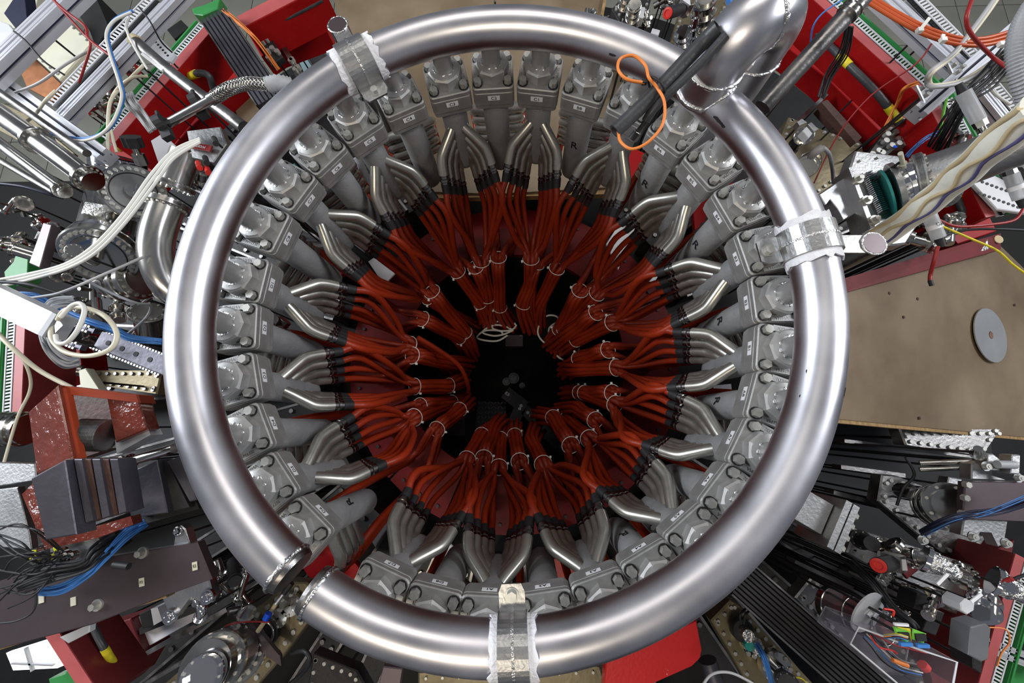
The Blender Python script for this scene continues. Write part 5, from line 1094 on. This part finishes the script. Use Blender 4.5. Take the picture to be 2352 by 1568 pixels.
# tilted steel pipe, grey hose, filters
T=vac('steel_pipe','tilted steel pipe running down left from the top edge at right',[(1985,-10,.98),(1752,246,1.14)],21,'steel',(),'pipe')
vac('pipe_hoop','thin steel hoops around the top of the tilted pipe',[(1962,15,.99),(1945,34,1.0)],21.5,'chrome',(.1,.9),'hoop',1.12,nb=0)
q=spl([P(2368,10,.92),P(2342,60,.92),P(2330,120,.93),P(2338,180,.95),P(2356,235,.98)],16)
T=thing('corrugated_hose','grey corrugated hose at the right edge','hose',q[0]); part('hose_body',MB().tube(q,[.0150+.0045*(i%2) for i in range(len(q))],16,smooth=False),'grey',T)
for l,a,b,r_ in (('clear plastic filter with black cap at upper right',(2212,212,1.1),(2248,278,1.12),14),('clear plastic filter with white band at right edge',(2322,400,1.15),(2344,456,1.17),13),('clear plastic filter marked NO below the beam pipe',(2133,490,1.15),(2156,546,1.17),13)):
    p0,p1=P(*a),P(*b); T=thing('plastic_filter',l,'filter',p0); r1=r_*U(*a); part('clear_barrel',MB().cyl(p0,p1,r1,seg=20),'frost',T)
    e=(p1-p0).normalized(); blk=p0 if 'black cap' in l else p1; dr_=-e if 'black cap' in l else e
    part('black_cap',MB().cyl(blk,blk+dr_*.03,r1*.7,r1*.5,seg=16),'rubber',T); oth=p1 if blk is p0 else p0; part('metal_fitting',MB().bolt(oth,-dr_,r1*.9,.02).cyl(oth-dr_*.02,oth-dr_*.035,r1*.5,seg=10),'chrome',T)
    if 'black cap' not in l:
        m1,m2=p0.lerp(p1,.45),p0.lerp(p1,.62); part('white_band',MB().cyl(m1,m2,r1*1.05,seg=20),'white',T)
        if 'NO' in l: c=(m1+m2)/2+Z*r1*1.07; letter('lettering','NO',.016,c,Vector((-1,-.12,0)),Vector((0,-1,0)),T)
# black foam tubes tied on the outlet, orange wire loop
q0=[P(1650,62,.80),P(1600,112,.84),P(1500,218,.88),P(1412,302,.91)]
T=thing('foam_tube','long black foam tube tied across the upper right of the ring','tube',q0[0]); qq=spl(q0,6)
def hollow(q,r,ri):
    mb=MB().tube(q,r,20,caps=False); e=(q[-1]-q[-2]).normalized(); mb.lathe([(r,0),(ri,0)],q[-1],e,20); mb.f.pop(); mb.sm.pop(); mb.f.pop(); mb.sm.pop()
    mb.tube(q[-4:],ri,16,caps=False); return mb
part('tube_body',hollow(qq,.0185,.0125),'blackfoam',T); part('inner_end',MB().cyl(qq[-3],qq[-2],.0124,seg=16),'ink',T)
q1_=spl([P(1668,80,.80),P(1612,142,.84),P(1512,238,.885),P(1480,282,.92),P(1464,302,.94)],6)
T=thing('foam_tube','thinner black tube beside the foam tube, ending in a probe','tube',q1_[0]); part('tube_body',MB().tube(q1_[:-7],.0115,14),'blackfoam',T); part('probe_neck',MB().tube(q1_[-9:],.006,10),'rubber',T)
c=q1_[-1]; e=(q1_[-1]-q1_[-2]).normalized(); part('probe_tip',MB().cyl(c,c+e*.022,.010,seg=16),'rubber',T); part('probe_ring',MB().tor(c,e,.0098,.002,20,5),'chrome',T)
p=P(1506,190,.862); e=(q0[2]-q0[1]).normalized(); 
T=thing('zip_tie','black zip tie binding the two black tubes','cable tie',p); part('loop',MB().tor(P(1508,200,.872),e,.028,.003,30,6),'rubber',T); part('lock',MB().box(P(1480,188,.86),(.012,.012,.010)),'rubber',T)
cable('orange_loop','thin orange wire looped around the black foam tube','orangewire',3.6,[(1480,190,.86),(1440,182,.85),(1420,160,.85),(1425,135,.85),(1455,128,.85),(1482,150,.85),(1490,178,.85),(1508,200,.86),(1526,235,.86),(1522,285,.87),(1490,325,.88),(1452,342,.89),(1425,325,.90),(1420,298,.91)],'wire',n=8,seg=8)
# white cable tie around the outlet
T=thing('white_tie','wide white cable tie strapped round the outlet bend of the ring','cable tie',c0+Z*.07); ax=(Z*.93+dv*-.0+Vector((.18,-.1,0))).normalized(); cc_=c0+Z*.085
sd,u,_=frame(ax); rg=[]
for i in range(48):
    a=2*PI*i/48; rr=.0685+.006*max(0,math.cos(a-2.6)); e=sd*math.cos(a)+u*math.sin(a); rg.append([cc_+e*rr-ax*.005,cc_+e*(rr+.002)-ax*.005,cc_+e*(rr+.002)+ax*.005,cc_+e*rr+ax*.005])
part('band',MB().strip(rg,False,True),'tie',T); p=P(1722,146,.90); part('lock',MB().box(p,(.022,.016,.018),frame(ax)),'tie',T)
# coils and teal plug near the manifolds
cable('teal_plug','small teal plug between manifolds C6 and C7','teal',7,[(672,380,1.3),(684,392,1.32)],'plug')
solo('grey_pipe',MB().tube([P(680,568,1.7),P(760,572,1.7)],.032,20),'steel','short grey pipe behind manifold C8','pipe')
q=spl([P(820,360,1.55),P(838,400,1.6),P(858,440,1.65)],10); solo('corrugated_tube',MB().tube(q,[.017+.003*(i%2) for i in range(len(q))],12),'grey','grey corrugated tube behind manifold C5','tube')
q=spl([P(625,735,1.55),P(640,750,1.6),P(655,735,1.6)],10); solo('corrugated_tube',MB().tube(q,[.026+.003*(i%2) for i in range(len(q))],12),'steel','dark corrugated tube between manifolds D1 and D2','tube')
# ------------------------------------------------------------------ dense small hardware in the clutter
random.seed(99)
def hardware(zone,n,xs,ys,dr,grp,lab):
    for i in range(n):
        x=random.uniform(*xs); y=random.uniform(*ys); d=random.uniform(*dr)
        if zone and not zone(x,y): continue
        a=random.uniform(0,2*PI); L=random.uniform(.02,.05); r_=random.uniform(.009,.02); c=P(x,y,d); e=Vector((math.cos(a),math.sin(a),random.uniform(-.2,.9))).normalized()
        T=thing('tube_fitting',lab,'fitting',c,grp); hold(T,c)
        part('stem',MB().cyl(c-e*L,c+e*L,r_,seg=12),random.choice(['chrome','steel','chrome']),T)
        disc(T,c+e*L,e,r_*1.7,.010,'chrome',6,r_*.28)
        if random.random()<.5: disc(T,c-e*L*.3,e,r_*1.6,.014,'chrome',6,r_*.25)
        if random.random()<.35: part('side_port',MB().cyl(c,c+frame(e)[1]*L*1.2,r_*.7,seg=10),'steel',T)
hardware(None,26,(120,350),(620,850),(1.5,1.75),'small steel fittings in the vacuum cluster at left','small steel fitting in the crowded vacuum cluster at left')
hardware(lambda x,y:y<200+ (x-120)*.9,22,(130,240),(370,560),(1.5,1.7),'small steel fittings beside the cross chamber','small steel fitting crowded left of the cross chamber')
hardware(None,14,(20,130),(440,620),(1.5,1.8),'small steel fittings at the far left edge','small steel fitting at the far left edge under the tubes')
hardware(None,14,(200,330),(130,260),(1.45,1.7),'small steel fittings under the upper left profiles','small steel fitting under the upper left profiles')
hardware(None,10,(480,600),(1290,1400),(1.5,1.7),'small steel fittings left of the ring gap','small steel fitting left of the ring gap')
hardware(None,12,(1330,1640),(-10,60),(1.5,1.8),'small steel fittings at the top edge','small steel fitting at the top edge right of the plywood')
hardware(None,14,(2040,2240),(1250,1420),(1.4,1.6),'small steel fittings on the bright bolted plate','small steel fitting around the bright bolted plate')
hardware(None,12,(2060,2200),(500,560),(1.3,1.5),'small steel fittings below the beam pipe','small steel fitting below the beam pipe at right')
hardware(None,10,(2180,2330),(230,400),(1.4,1.6),'small steel fittings behind the clear filter','small steel fitting behind the clear filter at right')
hardware(None,10,(430,560),(290,420),(1.2,1.4),'small steel fittings around the gauge head','small steel fitting around the gauge head')
